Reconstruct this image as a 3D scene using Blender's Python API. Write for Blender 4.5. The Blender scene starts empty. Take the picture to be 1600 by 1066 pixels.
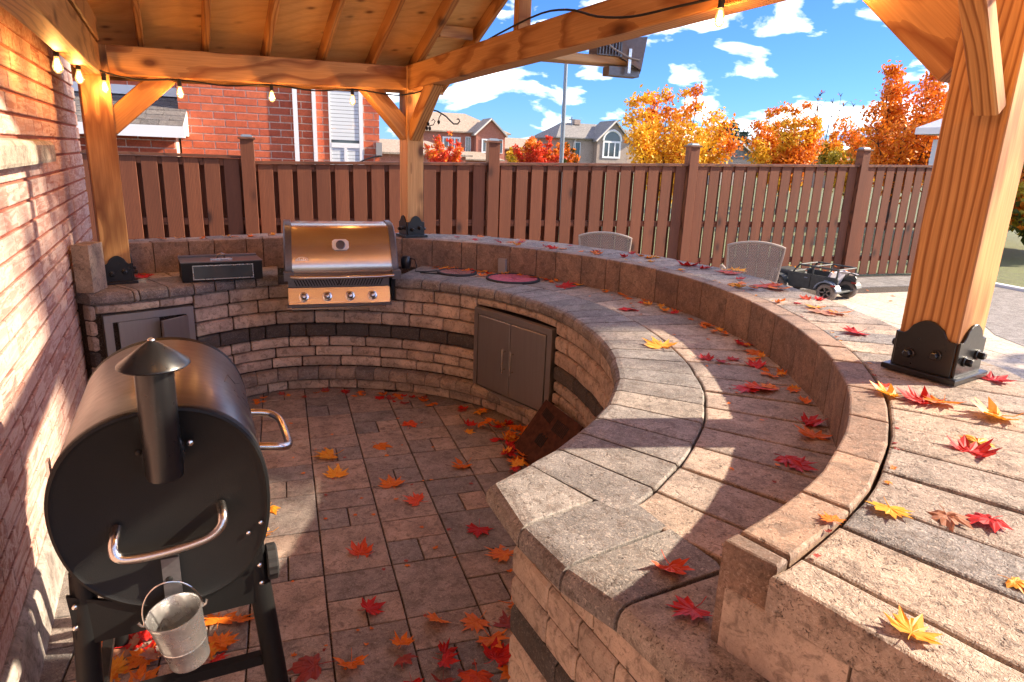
import bpy, bmesh, math, random
from mathutils import Vector, Matrix, noise
random.seed(7)
R = math.radians
S = bpy.context.scene
COL = S.collection

# ------------------------------------------------------------------ camera, sky, sun, exposure
cam_d = bpy.data.cameras.new("camera")
cam = bpy.data.objects.new("camera", cam_d)
COL.objects.link(cam)
M = ((0.9468437718786701, -0.05109698991812382, 0.31760977515794403),
     (-0.3195213165558565, -0.26392565693902165, 0.9100820709560857),
     (0.037322914154506955, -0.9631886342926876, -0.2662229420023794))
mw = Matrix.Identity(4)
for i in range(3):
    mw[i][0] = M[i][0]; mw[i][1] = -M[i][1]; mw[i][2] = -M[i][2]
mw[0][3], mw[1][3], mw[2][3] = 0.0, 0.0, 1.9
cam.matrix_world = mw
cam_d.sensor_width = 36.0
cam_d.lens = 1036.8 / 1600.0 * 36.0
cam_d.clip_start = 0.05
cam_d.clip_end = 3000.0
S.camera = cam

SUN_EL, SUN_AZ = 31.0, -12.0          # azimuth measured from +X towards +Y
SKY_STRENGTH = 0.15
W = bpy.data.worlds.new("World"); S.world = W; W.use_nodes = True
wn = W.node_tree; wn.nodes.clear()
def wnode(t, **k):
    n = wn.nodes.new(t)
    for a, b in k.items(): setattr(n, a, b)
    return n
sky = wnode('ShaderNodeTexSky', sky_type='NISHITA', sun_disc=False)
sky.sun_elevation = R(SUN_EL)
sky.sun_rotation = R(90.0 - SUN_AZ)
sky.air_density = 1.0; sky.dust_density = 0.15; sky.ozone_density = 3.0; sky.altitude = 300
tc = wnode('ShaderNodeTexCoord')
mp = wnode('ShaderNodeMapping'); mp.inputs['Scale'].default_value = (1.0, 1.0, 2.4)
mp.inputs['Location'].default_value = (0.9, 0.3, 0.47)
nz = wnode('ShaderNodeTexNoise'); nz.inputs['Scale'].default_value = 10.5; nz.inputs['Detail'].default_value = 6; nz.inputs['Roughness'].default_value = 0.5
nz.inputs['Distortion'].default_value = 0.25
rp = wnode('ShaderNodeValToRGB'); rp.color_ramp.elements[0].position = 0.50; rp.color_ramp.elements[1].position = 0.78
nz2 = wnode('ShaderNodeTexNoise'); nz2.inputs['Scale'].default_value = 11; nz2.inputs['Detail'].default_value = 5
crp = wnode('ShaderNodeValToRGB'); crp.color_ramp.elements[0].position = 0.3; crp.color_ramp.elements[1].position = 0.75
crp.color_ramp.elements[0].color = (8.0, 7.6, 7.2, 1); crp.color_ramp.elements[1].color = (14.0, 13.0, 12.0, 1)
mx = wnode('ShaderNodeMix', data_type='RGBA')
hsv = wnode('ShaderNodeMix', data_type='RGBA', blend_type='MULTIPLY'); hsv.inputs[0].default_value = 1.0; hsv.inputs[7].default_value = (.105, .18, .33, 1)
bg = wnode('ShaderNodeBackground'); bg.inputs['Strength'].default_value = SKY_STRENGTH
wo = wnode('ShaderNodeOutputWorld')
lk = wn.links.new
lk(tc.outputs['Generated'], mp.inputs['Vector']); lk(mp.outputs[0], nz.inputs['Vector']); lk(tc.outputs['Generated'], nz2.inputs['Vector'])
lk(nz.outputs['Fac'], rp.inputs['Fac']); lk(nz2.outputs['Fac'], crp.inputs['Fac'])
lk(sky.outputs[0], hsv.inputs[6])
lk(rp.outputs[0], mx.inputs[0]); lk(hsv.outputs[2], mx.inputs[6]); lk(crp.outputs[0], mx.inputs[7])
lk(mx.outputs[2], bg.inputs['Color']); lk(bg.outputs[0], wo.inputs['Surface'])

sd = bpy.data.lights.new("sun", 'SUN'); sd.energy = 3.05; sd.angle = R(0.9); sd.color = (1.0, 0.84, 0.64)
sun = bpy.data.objects.new("sun", sd); COL.objects.link(sun)
sv = Vector((math.cos(R(SUN_EL)) * math.cos(R(SUN_AZ)), math.cos(R(SUN_EL)) * math.sin(R(SUN_AZ)), math.sin(R(SUN_EL))))
sun.rotation_euler = sv.to_track_quat('Z', 'Y').to_euler()
sun.location = (10, -2, 8)
S.view_settings.view_transform = 'Standard'; S.view_settings.look = 'None'
S.view_settings.exposure = 2.25; S.view_settings.gamma = 1.0; S.view_settings.use_curve_mapping = False

# ------------------------------------------------------------------ object helpers
WM = {}
def put(o, parent=None, m=None):
    COL.objects.link(o)
    m = m or Matrix.Identity(4)
    if parent is not None:
        o.parent = parent
        o.matrix_parent_inverse = WM[parent.name].inverted()
    o.matrix_basis = m
    WM[o.name] = m.copy()
    return o
def thing(name, label, cat, loc=(0, 0, 0), group=None):
    o = bpy.data.objects.new(name, None); o.empty_display_size = 0.1
    put(o, None, Matrix.Translation(loc))
    o['label'] = label; o['category'] = cat
    if group: o['group'] = group
    return o
def tag(o, label, cat, group=None):
    o['label'] = label; o['category'] = cat
    if group: o['group'] = group
    return o
class MB:
    def __init__(s): s.v = []; s.f = []; s.m = []
    def add(s, vs, fs, mi=0):
        b = len(s.v); s.v += [tuple(v) for v in vs]
        s.f += [tuple(b + i for i in f) for f in fs]; s.m += [mi] * len(fs); return s
    def box(s, x0, y0, z0, x1, y1, z1, mi=0):
        return s.add([(x0,y0,z0),(x1,y0,z0),(x1,y1,z0),(x0,y1,z0),(x0,y0,z1),(x1,y0,z1),(x1,y1,z1),(x0,y1,z1)],
                     [(0,3,2,1),(4,5,6,7),(0,1,5,4),(1,2,6,5),(2,3,7,6),(3,0,4,7)], mi)
    def rings(s, rs, cap=True, closed=True, mi=0):
        n = len(rs[0]); vs = [p for r in rs for p in r]; fs = []
        for k in range(len(rs) - 1):
            for i in range(n if closed else n - 1):
                j = (i + 1) % n
                fs.append((k*n+i, k*n+j, (k+1)*n+j, (k+1)*n+i))
        if cap:
            fs.append(tuple(reversed(range(n)))); fs.append(tuple((len(rs)-1)*n + i for i in range(n)))
        return s.add(vs, fs, mi)
    def tube(s, pts, rad, n=8, mi=0, cap=True, sm=0):
        pts = [Vector(p) for p in pts]; rs = []
        if sm:
            q = []
            for i in range(len(pts)-1):
                a, b, c, d = pts[max(i-1, 0)], pts[i], pts[i+1], pts[min(i+2, len(pts)-1)]
                for k in range(sm):
                    t = k/sm; q.append(.5*((2*b) + (c-a)*t + (2*a-5*b+4*c-d)*t*t + (-a+3*b-3*c+d)*t*t*t))
            pts = q + [pts[-1]]
        rad = rad if isinstance(rad, (list, tuple)) else [rad] * len(pts)
        up = None
        for i, p in enumerate(pts):
            d = (pts[min(i+1, len(pts)-1)] - pts[max(i-1, 0)]).normalized()
            if up is None:
                up = d.orthogonal().normalized()
            up = (up - d * up.dot(d)); up = up.normalized() if up.length > 1e-6 else d.orthogonal().normalized()
            q = d.cross(up)
            rs.append([p + (up * math.cos(2*math.pi*k/n) + q * math.sin(2*math.pi*k/n)) * rad[i] for k in range(n)])
        return s.rings(rs, cap, True, mi)
    def lathe(s, prof, c=(0,0,0), n=24, axis='z', mi=0, m=None, cap=False):
        rs = []
        for r, h in prof:
            ring = []
            for k in range(n):
                a = 2*math.pi*k/n
                p = Vector((r*math.cos(a), r*math.sin(a), h))
                if axis == 'y': p = Vector((p.x, p.z, -p.y))
                if axis == 'x': p = Vector((p.z, p.x, p.y))
                p = p + Vector(c)
                if m is not None: p = m @ p
                ring.append(p)
            rs.append(ring)
        return s.rings(rs, cap, True, mi)
    def mesh(s, name, mats, smooth=False):
        me = bpy.data.meshes.new(name); me.from_pydata(s.v, [], s.f)
        mats = mats if isinstance(mats, (list, tuple)) else [mats]
        for m in mats: me.materials.append(m)
        if len(mats) > 1: me.polygons.foreach_set('material_index', s.m)
        if smooth: me.polygons.foreach_set('use_smooth', [True] * len(me.polygons))
        me.update(); return me
    def build(s, name, mats, parent=None, m=None, smooth=False):
        me = s.mesh(name, mats, smooth)
        if smooth:
            try: me.set_sharp_from_angle(angle=R(38))
            except Exception: pass
        return put(bpy.data.objects.new(name, me), parent, m)
def kind(o, k): o['kind'] = k; return o
def frame(a, b, up=(0, 0, 1)):
    a, b = Vector(a), Vector(b); x = (b - a).normalized(); up = Vector(up)
    if abs(x.dot(up)) > 0.98: up = Vector((0, 1, 0))
    y = up.cross(x).normalized(); z = x.cross(y)
    m = Matrix.Identity(4)
    for i in range(3): m[i][0] = x[i]; m[i][1] = y[i]; m[i][2] = z[i]; m[i][3] = a[i]
    return m, (b - a).length
def timber(name, parent, a, b, w, h, mat, up=(0, 0, 1), bev=.006, cut0=0.0, cut1=0.0):
    m, L = frame(a, b, up)
    w2, h2 = w/2, h/2
    sec = [(-w2+bev,-h2),(w2-bev,-h2),(w2,-h2+bev),(w2,h2-bev),(w2-bev,h2),(-w2+bev,h2),(-w2,h2-bev),(-w2,-h2+bev)]
    mb = MB(); mb.rings([[(cut0*z, y, z) for y, z in sec], [(L + cut1*z, y, z) for y, z in sec]])
    return mb.build(name, mat, parent, m)
def offset_poly(P, d):
    n = len(P); out = []
    A = sum(P[i][0]*P[(i+1)%n][1] - P[(i+1)%n][0]*P[i][1] for i in range(n))
    sg = 1 if A > 0 else -1
    for i in range(n):
        p, q, r = P[i-1], P[i], P[(i+1)%n]
        e1 = Vector((q[0]-p[0], q[1]-p[1])).normalized(); e2 = Vector((r[0]-q[0], r[1]-q[1])).normalized()
        n1 = Vector((-e1.y, e1.x)) * sg; n2 = Vector((-e2.y, e2.x)) * sg
        b = (n1 + n2); k = max(0.35, b.dot(n1)); b = b / k
        out.append((q[0] + b.x*d, q[1] + b.y*d))
    return out
def slab_mb(P, z0, z1, bev=.006, tilt=.0, mb=None):
    A = sum(P[i][0]*P[(i+1)%len(P)][1] - P[(i+1)%len(P)][0]*P[i][1] for i in range(len(P)))
    if A < 0: P = list(reversed(P))
    cx = sum(p[0] for p in P)/len(P); cy = sum(p[1] for p in P)/len(P)
    tx, ty = random.uniform(-tilt, tilt), random.uniform(-tilt, tilt)
    def ring(d, z, jt=0):
        return [(x, y, z + ((x-cx)*tx + (y-cy)*ty if jt else 0)) for x, y in offset_poly(P, d)]
    mb = mb or MB()
    mb.rings([ring(0, z0), ring(0, z1-bev, 1), ring(bev*.3, z1-bev*.3, 1), ring(bev, z1, 1)])
    return mb
def rough_edge(P, amp=.003, step=.05):
    out = []
    for i in range(len(P)):
        a = Vector(P[i]); b = Vector(P[(i+1)%len(P)]); k = max(1, int((b-a).length/step))
        for j in range(k):
            p = a.lerp(b, j/k)
            out.append((p.x + random.uniform(-amp, amp), p.y + random.uniform(-amp, amp)))
    return out

# ------------------------------------------------------------------ materials
class NT:
    def __init__(s, name):
        s.mat = bpy.data.materials.new(name); s.mat.use_nodes = True
        s.nt = s.mat.node_tree; s.nt.nodes.clear()
        s.out = s.n('ShaderNodeOutputMaterial'); s.b = s.n('ShaderNodeBsdfPrincipled')
        s.l(s.b.outputs[0], s.out.inputs['Surface'])
    def n(s, t, **k):
        nd = s.nt.nodes.new(t)
        for a, b in k.items():
            if a.startswith('_'): nd.inputs[a[1:].replace('_', ' ')].default_value = b
            else: setattr(nd, a, b)
        return nd
    def l(s, a, b): s.nt.links.new(a, b)
    def coord(s, scale=(1, 1, 1), seed=True, kind='Object'):
        t = s.n('ShaderNodeTexCoord'); m = s.n('ShaderNodeMapping'); m.inputs['Scale'].default_value = scale
        s.l(t.outputs[kind], m.inputs['Vector'])
        if seed:
            oi = s.n('ShaderNodeObjectInfo'); mu = s.n('ShaderNodeMath', operation='MULTIPLY'); mu.inputs[1].default_value = 37.0
            s.l(oi.outputs['Random'], mu.inputs[0]); cm = s.n('ShaderNodeCombineXYZ')
            s.l(mu.outputs[0], cm.inputs[0]); s.l(mu.outputs[0], cm.inputs[1]); s.l(cm.outputs[0], m.inputs['Location'])
        return m.outputs[0]
    def noise(s, vec, scale, detail=4, rough=.55, dist=0):
        x = s.n('ShaderNodeTexNoise'); x.inputs['Scale'].default_value = scale; x.inputs['Detail'].default_value = detail
        x.inputs['Roughness'].default_value = rough; x.inputs['Distortion'].default_value = dist
        s.l(vec, x.inputs['Vector']); return x.outputs['Fac']
    def ramp(s, fac, stops, interp='LINEAR'):
        r = s.n('ShaderNodeValToRGB'); r.color_ramp.interpolation = interp
        e = r.color_ramp.elements
        while len(e) < len(stops): e.new(0.5)
        for i, (p, c) in enumerate(stops):
            e[i].position = p; e[i].color = (c, c, c, 1) if isinstance(c, (int, float)) else (*c, 1)
        s.l(fac, r.inputs['Fac']); return r.outputs['Color']
    def mix(s, fac, a, b, mode='MIX'):
        m = s.n('ShaderNodeMix', data_type='RGBA', blend_type=mode)
        for sock, v in ((m.inputs[0], fac), (m.inputs[6], a), (m.inputs[7], b)):
            if isinstance(v, (int, float)): sock.default_value = v
            elif isinstance(v, tuple): sock.default_value = (*v, 1)
            else: s.l(v, sock)
        return m.outputs[2]
    def math(s, op, a, b=0.0):
        m = s.n('ShaderNodeMath', operation=op)
        for sock, v in ((m.inputs[0], a), (m.inputs[1], b)):
            if isinstance(v, (int, float)): sock.default_value = v
            else: s.l(v, sock)
        return m.outputs[0]
    def rnd(s):
        oi = s.n('ShaderNodeObjectInfo'); g = s.n('ShaderNodeNewGeometry')
        a = s.math('ADD', oi.outputs['Random'], g.outputs['Random Per Island']); return s.math('FRACT', a)
    def bump(s, h, strength=.4, dist=.01):
        b = s.n('ShaderNodeBump'); b.inputs['Strength'].default_value = strength; b.inputs['Distance'].default_value = dist
        s.l(h, b.inputs['Height']); s.l(b.outputs[0], s.b.inputs['Normal']); return b
    def col(s, c):
        if isinstance(c, tuple): s.b.inputs['Base Color'].default_value = (*c, 1)
        else: s.l(c, s.b.inputs['Base Color'])
    def set(s, rough=None, metal=None, spec=None):
        if rough is not None:
            if isinstance(rough, (int, float)): s.b.inputs['Roughness'].default_value = rough
            else: s.l(rough, s.b.inputs['Roughness'])
        if metal is not None: s.b.inputs['Metallic'].default_value = metal
        if spec is not None: s.b.inputs['Specular IOR Level'].default_value = spec
        return s.mat

def stone_mat(name, stops, speck=.35, bump=.5, rough=.78, fine=95, blotch=.35, dist=.006):
    speck *= 1.0; blotch = min(.8, blotch*1.4); bump *= 1.4
    t = NT(name); v = t.coord()
    base = t.ramp(t.rnd(), stops)
    blot = t.noise(v, 7, 5, .6)
    c = t.mix(t.ramp(blot, [(.36, 0.0), (.66, 1.0)]), base, t.mix(blotch, base, (.03, .028, .027)))
    g = t.noise(v, fine, 3, .65, 1.6)
    c = t.mix(t.ramp(g, [(.53, 0.0), (.70, speck)]), c, (.72, .62, .52))
    c = t.mix(t.ramp(g, [(.30, min(1, speck*2.2)), (.44, 0.0)]), c, (.035, .026, .02))
    c = t.mix(t.ramp(t.noise(v, 24, 5, .65, 1.0), [(.36, .55), (.50, 0.0)]), c, (.09, .065, .05))
    pit = t.noise(v, fine*.38, 4, .7)
    pits = t.ramp(pit, [(.30, 0.0), (.40, 1.0)])
    c = t.mix(t.ramp(pit, [(.28, .7), (.36, 0.0)]), c, (.04, .028, .02))
    t.col(c)
    h = t.math('ADD', t.math('MULTIPLY', g, .5), t.math('MULTIPLY', pits, .5))
    h = t.math('ADD', h, t.math('MULTIPLY', t.noise(v, 14, 4, .6), .9))
    t.bump(h, bump, dist)
    return t.set(rough=t.math('SUBTRACT', rough+.1, t.math('MULTIPLY', g, .25)), spec=.35)
M_cap = stone_mat('grey_cap_stone', [(0, (.21, .20, .195)), (.35, (.31, .285, .265)), (.6, (.235, .215, .20)), (.8, (.38, .33, .28)), (1, (.17, .165, .17))], .42, .6)
M_row2 = stone_mat('tan_paver_stone', [(0, (0.538, 0.403, 0.302)), (.3, (0.381, 0.302, 0.252)), (.6, (0.605, 0.454, 0.336)), (.8, (0.280, 0.241, 0.224)), (1, (0.504, 0.392, 0.302))], .4, .6)
M_bar = stone_mat('bar_top_stone', [(0, (0.550, 0.407, 0.297)), (.28, (0.330, 0.281, 0.248)), (.5, (0.506, 0.385, 0.292)), (.75, (0.242, 0.226, 0.220)), (1, (0.605, 0.462, 0.341))], .45, .75, dist=.008)
M_curb = stone_mat('brown_curb_stone', [(0, (.29, .185, .13)), (.5, (.37, .245, .17)), (1, (.26, .17, .125))], .28, .5)
M_curbtop = M_curb
M_wall = stone_mat('tumbled_wall_stone', [(0, (.66, .52, .41)), (.3, (.52, .40, .32)), (.6, (.72, .58, .46)), (.8, (.44, .35, .285)), (1, (.60, .47, .37))], .2, .5, blotch=.28)
M_dark = stone_mat('dark_band_stone', [(0, (0.068, 0.062, 0.061)), (.5, (0.101, 0.092, 0.085)), (1, (0.061, 0.057, 0.057))], .2, .5)
M_ledge = stone_mat('ledge_stone', [(0, (0.260, 0.215, 0.182)), (.5, (0.390, 0.305, 0.240)), (1, (0.195, 0.176, 0.169))], .3, .6)
M_pav = stone_mat('patio_paver', [(0, (.44, .33, .26)), (.2, (.22, .205, .20)), (.4, (.47, .34, .26)), (.65, (.36, .285, .24)), (.8, (.24, .225, .215)), (1, (.54, .39, .29))], .35, .5, fine=120)
M_mortar = stone_mat('joint_mortar', [(0, (.035, .022, .015)), (1, (.04, .025, .017))], .3, .5)
M_slab = stone_mat('pale_patio_slab', [(0, (.60, .49, .38)), (.5, (.55, .46, .37)), (1, (.64, .53, .42))], .2, .25, blotch=.15)
M_greyslab = stone_mat('grey_edging_slab', [(0, (.22, .215, .22)), (1, (.27, .26, .255))], .2, .3)
M_asphalt = stone_mat('asphalt', [(0, (0.240, 0.220, 0.220)), (1, (0.260, 0.240, 0.230))], .5, .7)
M_conc = stone_mat('poured_concrete', [(0, (.42, .37, .33)), (1, (.45, .40, .35))], .12, .25, fine=60, blotch=.45)
M_sill = stone_mat('limestone_sill', [(0, (.42, .36, .29)), (1, (.44, .38, .30))], .35, .4)
M_sand = stone_mat('buff_stone_block', [(0, (.42, .32, .23)), (1, (.45, .35, .26))], .3, .4)

def wood_mat(name, c0, c1, c2, ring=12, knots=.0, rough=.55, bump=.25, stretch=.16, tint=.35, line=.95, wob=.11):
    t = NT(name); v = t.coord((stretch, 1, 1))
    w = t.n('ShaderNodeTexWave', wave_type='RINGS', rings_direction='X', wave_profile='SAW')
    w.inputs['Scale'].default_value = ring; w.inputs['Distortion'].default_value = 2.6; w.inputs['Detail'].default_value = 2
    w.inputs['Detail Scale'].default_value = 1.3
    of = t.n('ShaderNodeVectorMath', operation='ADD'); of.inputs[1].default_value = (.1, .07, .10)
    nw = t.n('ShaderNodeTexNoise'); nw.inputs['Scale'].default_value = 2.6; nw.inputs['Detail'].default_value = 2; t.l(t.coord((stretch*1.6, .5, .5)), nw.inputs['Vector'])
    sc_ = t.n('ShaderNodeVectorMath', operation='MULTIPLY_ADD'); sc_.inputs[1].default_value = (0, wob*2, wob*2); sc_.inputs[2].default_value = (0, -wob, -wob)
    t.l(nw.outputs['Color'], sc_.inputs[0]); ad2 = t.n('ShaderNodeVectorMath', operation='ADD'); t.l(v, ad2.inputs[0]); t.l(sc_.outputs[0], ad2.inputs[1])
    t.l(ad2.outputs[0], of.inputs[0]); t.l(of.outputs[0], w.inputs['Vector'])
    fine = t.noise(t.coord((.6, 26, 26)), 6, 3, .6)
    c = t.mix(t.ramp(t.noise(t.coord((.25, 3, 3)), 3, 4, .6), [(.3, 0.0), (.7, 1.0)]), c0, c1)
    c = t.mix(t.ramp(w.outputs['Fac'], [(.52, 0.0), (.84, line), (1.0, line*.45)]), c, c2)
    c = t.mix(t.ramp(fine, [(.35, tint), (.65, 0.0)]), c, c2)
    c = t.mix(t.math('MULTIPLY', t.rnd(), .42), c, c2)
    if knots:
        vo = t.n('ShaderNodeTexVoronoi'); vo.inputs['Scale'].default_value = knots; t.l(t.coord((.55, 1, 1)), vo.inputs['Vector'])
        vo.inputs['Randomness'].default_value = 1.0
        c = t.mix(t.ramp(vo.outputs['Distance'], [(.07, .92), (.16, .25), (.24, 0.0)]), c, (c2[0]*.35, c2[1]*.3, c2[2]*.3))
    t.col(c); t.bump(fine, bump, .002)
    return t.set(rough=rough, spec=.35)
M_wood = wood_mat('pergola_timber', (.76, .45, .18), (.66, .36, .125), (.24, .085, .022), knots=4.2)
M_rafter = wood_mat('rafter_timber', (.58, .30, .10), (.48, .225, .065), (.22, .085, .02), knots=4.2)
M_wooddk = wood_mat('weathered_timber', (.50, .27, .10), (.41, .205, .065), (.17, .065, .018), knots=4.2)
M_plank = wood_mat('pale_plank', (.66, .47, .25), (.60, .40, .19), (.36, .19, .08), knots=4.5)
M_ply = wood_mat('roof_sheathing', (.90, .60, .25), (.86, .53, .19), (.52, .24, .06), ring=4, knots=8.5, stretch=.3, line=.3, wob=.2)
M_fence = wood_mat('stained_fence_board', (.26, .082, .034), (.20, .060, .025), (.075, .023, .011), knots=3.0, ring=20, rough=.6)
M_fencecap = wood_mat('stained_fence_cap', (.21, .078, .040), (.17, .06, .03), (.07, .025, .013), ring=20)

def brick_mat(name, stops, cream=None, bump=.7):
    t = NT(name); v = t.coord(); c = t.ramp(t.rnd(), stops)
    n1 = t.noise(t.coord((1, 9, 9)) if cream else v, 3.2 if cream else 18, 5, .65, 1.2)
    if cream:
        c = t.mix(t.ramp(n1, [(.44, 0.0), (.56, .85)]), c, cream)
        n2 = t.noise(v, 34, 4, .7, 1.5)
        c = t.mix(t.ramp(n2, [(.33, .8), (.42, 0.0)]), c, (.22, .085, .06))
    else:
        c = t.mix(t.ramp(n1, [(.35, .35), (.6, 0.0)]), c, (.10, .03, .02))
    t.col(c); t.bump(t.noise(v, 60, 4, .7), bump, .004); return t.set(rough=.85, spec=.25)
M_brickL = brick_mat('mottled_pink_brick', [(0, (.38, .185, .145)), (.3, (.54, .35, .285)), (.5, (.43, .225, .175)), (.75, (.52, .325, .265)), (1, (.31, .14, .11))], (.60, .44, .37))
M_mortL = brick_mat('red_mortar', [(0, (.38, .12, .08)), (1, (.40, .13, .085))])
M_brickR = brick_mat('red_brick', [(0, (.52, .11, .05)), (.5, (.60, .15, .07)), (1, (.45, .09, .045))])
M_mortR = brick_mat('grey_mortar', [(0, (.78, .62, .50)), (1, (.80, .64, .52))])

def plain(name, c, rough=.6, metal=0.0, spec=.5, nscale=0, namt=.2, bump=0, aniso=None):
    t = NT(name)
    if nscale:
        v = t.coord(aniso or (1, 1, 1)); n = t.noise(v, nscale, 4, .6)
        t.col(t.mix(t.ramp(n, [(.35, 0.0), (.7, 1.0)]), c, tuple(x*(1-namt) for x in c)))
        t.set(rough=t.math('ADD', rough-.08, t.math('MULTIPLY', n, .16)))
        if bump: t.bump(n, bump, .002)
    else:
        t.col(c); t.set(rough=rough)
    return t.set(metal=metal, spec=spec)
M_black = plain('black_powder_coat', (.008, .008, .008), .50, 0, .28, 420, .3, .35)
M_blackgloss = plain('black_iron', (.010, .010, .011), .30, 0, .6, 60, .3, .1)
M_lid = plain('satin_bronze_lid', (.165, .155, .155), .33, .85, .5, 7, .18, 0, (.4, 6, 6))
M_steel = plain('brushed_stainless', (.62, .58, .54), .24, 1.0, .5, 9, .12, .02, (.3, 30, 30))
M_steeldoor = plain('dull_stainless_door', (.37, .36, .35), .40, .85, .5, 5, .07, .02, (14, 14, .6))
M_chrome = plain('polished_steel', (.72, .70, .68), .16, 1.0)
M_galv = plain('galvanised_steel', (.80, .79, .78), .28, .92, .5, 26, .35)
M_plate = plain('bright_nickel', (.85, .84, .82), .4, .6)
M_castgrey = plain('cast_grey_end_cap', (.16, .155, .165), .38, .7, .5, 60, .2)
M_rust = plain('rusty_iron', (.10, .032, .016), .75, .3, .4, 22, .6, .4)
M_rubber = plain('black_rubber', (.018, .018, .018), .65, 0, .4, 40, .3)
M_tyre = plain('dusty_tyre', (.20, .165, .14), .8, 0, .3, 30, .35, .3)
M_white = plain('white_trim', (.74, .74, .74), .5)
M_blind = plain('white_blind', (.62, .66, .68), .6)
M_glassdk = plain('window_glass', (.05, .07, .08), .08, 0, .8)
M_cream = plain('cream_trim', (.68, .62, .54), .6)
M_grey = plain('grey_metal', (.20, .24, .28), .45, .6)
M_greyplastic = plain('grey_plastic', (.26, .255, .25), .5)
M_greybrown = plain('wicker_strand', (.34, .27, .225), .6, 0, .4, 80, .3)
M_wickerframe = plain('wicker_frame_wrap', (.42, .34, .28), .55, 0, .4, 120, .3, .3)
M_shingle = stone_mat('roof_shingle', [(0, (.13, .12, .125)), (.5, (.17, .155, .15)), (1, (.11, .105, .11))], .3, .5, fine=40)
M_roofpale = stone_mat('pale_roof_shingle', [(0, (.40, .31, .235)), (1, (.43, .33, .25))], .3, .3, fine=5)
M_roofgrey = stone_mat('grey_roof_shingle', [(0, (.25, .24, .23)), (1, (.26, .25, .24))], .3, .3, fine=5)
M_housered = stone_mat('far_red_brick', [(0, (.46, .16, .10)), (1, (.48, .17, .11))], .2, .2, fine=6, blotch=.15)
M_housetan = stone_mat('far_tan_brick', [(0, (.42, .33, .27)), (1, (.43, .34, .28))], .2, .2, fine=6, blotch=.15)
M_jeep = plain('dusty_dark_plastic', (.045, .050, .048), .5, 0, .5, 14, .4)
M_fender = plain('blue_grey_fender', (.14, .17, .22), .35, 0, .6)
M_lgrey = plain('pale_grey_plastic', (.52, .50, .55), .5)
M_redp = plain('red_lens', (.22, .02, .015), .3)
M_grass = stone_mat('lawn_grass', [(0, (.10, .13, .025)), (1, (.11, .14, .03))], .5, .8, fine=60)
M_mat = plain('pink_woven_mat', (.50, .12, .17), .8, 0, .3, 40, .45, .3)
M_matdull = plain('dull_woven_mat', (.36, .17, .15), .8, 0, .3, 30, .5, .3)
M_matdark = plain('dark_mat_border', (.035, .035, .04), .8, 0, .3)

def leaf_mat(name, c, c2):
    t = NT(name); v = t.coord(); n = t.noise(v, 2.4 if 'foliage' not in name else 30, 5, .7)
    cc = t.mix(t.ramp(n, [(.38, 0.0), (.60, 1.0)]), c, c2)
    cc = t.mix(t.ramp(t.noise(v, 7, 3, .7), [(.62, 0.0), (.74, .7)]), cc, (c2[0]*.35, c2[1]*.3, c2[2]*.4))
    cc = t.mix(t.math('MULTIPLY', t.rnd(), .45), cc, (c2[0]*.55, c2[1]*.5, c2[2]*.5))
    t.col(cc); t.set(rough=.5, spec=.35)
    tr = t.n('ShaderNodeBsdfTranslucent'); t.l(cc, tr.inputs['Color'])
    ms = t.n('ShaderNodeMixShader'); ms.inputs[0].default_value = .25
    t.l(t.b.outputs[0], ms.inputs[1]); t.l(tr.outputs[0], ms.inputs[2]); t.l(ms.outputs[0], t.out.inputs['Surface'])
    return t.mat
LM = dict(r=leaf_mat('red_leaf', (.70, .022, .014), (.50, .012, .012)), ro=leaf_mat('coral_leaf', (.88, .13, .03), (.70, .07, .02)),
          o=leaf_mat('orange_leaf', (.92, .27, .02), (.80, .17, .015)), y=leaf_mat('golden_leaf', (.94, .46, .04), (.88, .33, .025)),
          p=leaf_mat('bleached_leaf', (.58, .30, .18), (.46, .21, .13)), d=leaf_mat('dull_crimson_leaf', (.45, .08, .06), (.32, .045, .04)))
F_yel = leaf_mat('yellow_foliage', (.92, .58, .035), (.86, .44, .022)); F_or = leaf_mat('orange_foliage', (.92, .34, .02), (.80, .21, .014))
F_red = leaf_mat('red_foliage', (.85, .10, .03), (.70, .06, .02)); F_grn = leaf_mat('green_foliage', (.10, .12, .02), (.06, .08, .018))
F_con = leaf_mat('conifer_foliage', (.05, .085, .05), (.03, .055, .035)); F_olv = leaf_mat('olive_foliage', (.55, .42, .03), (.36, .28, .025))
M_bark = plain('tree_bark', (.09, .055, .04), .8, 0, .3, 30, .4, .4)

def emis(name, c, s):
    t = NT(name); e = t.n('ShaderNodeEmission'); e.inputs['Color'].default_value = (*c, 1); e.inputs['Strength'].default_value = s
    t.l(e.outputs[0], t.out.inputs['Surface']); return t.mat
M_fil = emis('glowing_filament', (1.0, .62, .25), 14)
t = NT('amber_bulb_glass'); gl = t.n('ShaderNodeBsdfGlossy'); gl.inputs['Roughness'].default_value = .05
tr = t.n('ShaderNodeBsdfTransparent'); tr.inputs['Color'].default_value = (1.0, .72, .42, 1)
fr = t.n('ShaderNodeFresnel'); ms = t.n('ShaderNodeMixShader'); ms2 = t.n('ShaderNodeMixShader')
em = t.n('ShaderNodeEmission'); em.inputs['Color'].default_value = (1.0, .5, .16, 1); em.inputs['Strength'].default_value = .9
t.l(fr.outputs[0], ms.inputs[0]); t.l(tr.outputs[0], ms.inputs[1]); t.l(gl.outputs[0], ms.inputs[2])
ms2.inputs[0].default_value = .35; t.l(ms.outputs[0], ms2.inputs[1]); t.l(em.outputs[0], ms2.inputs[2]); t.l(ms2.outputs[0], t.out.inputs['Surface'])
M_bulb = t.mat

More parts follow.
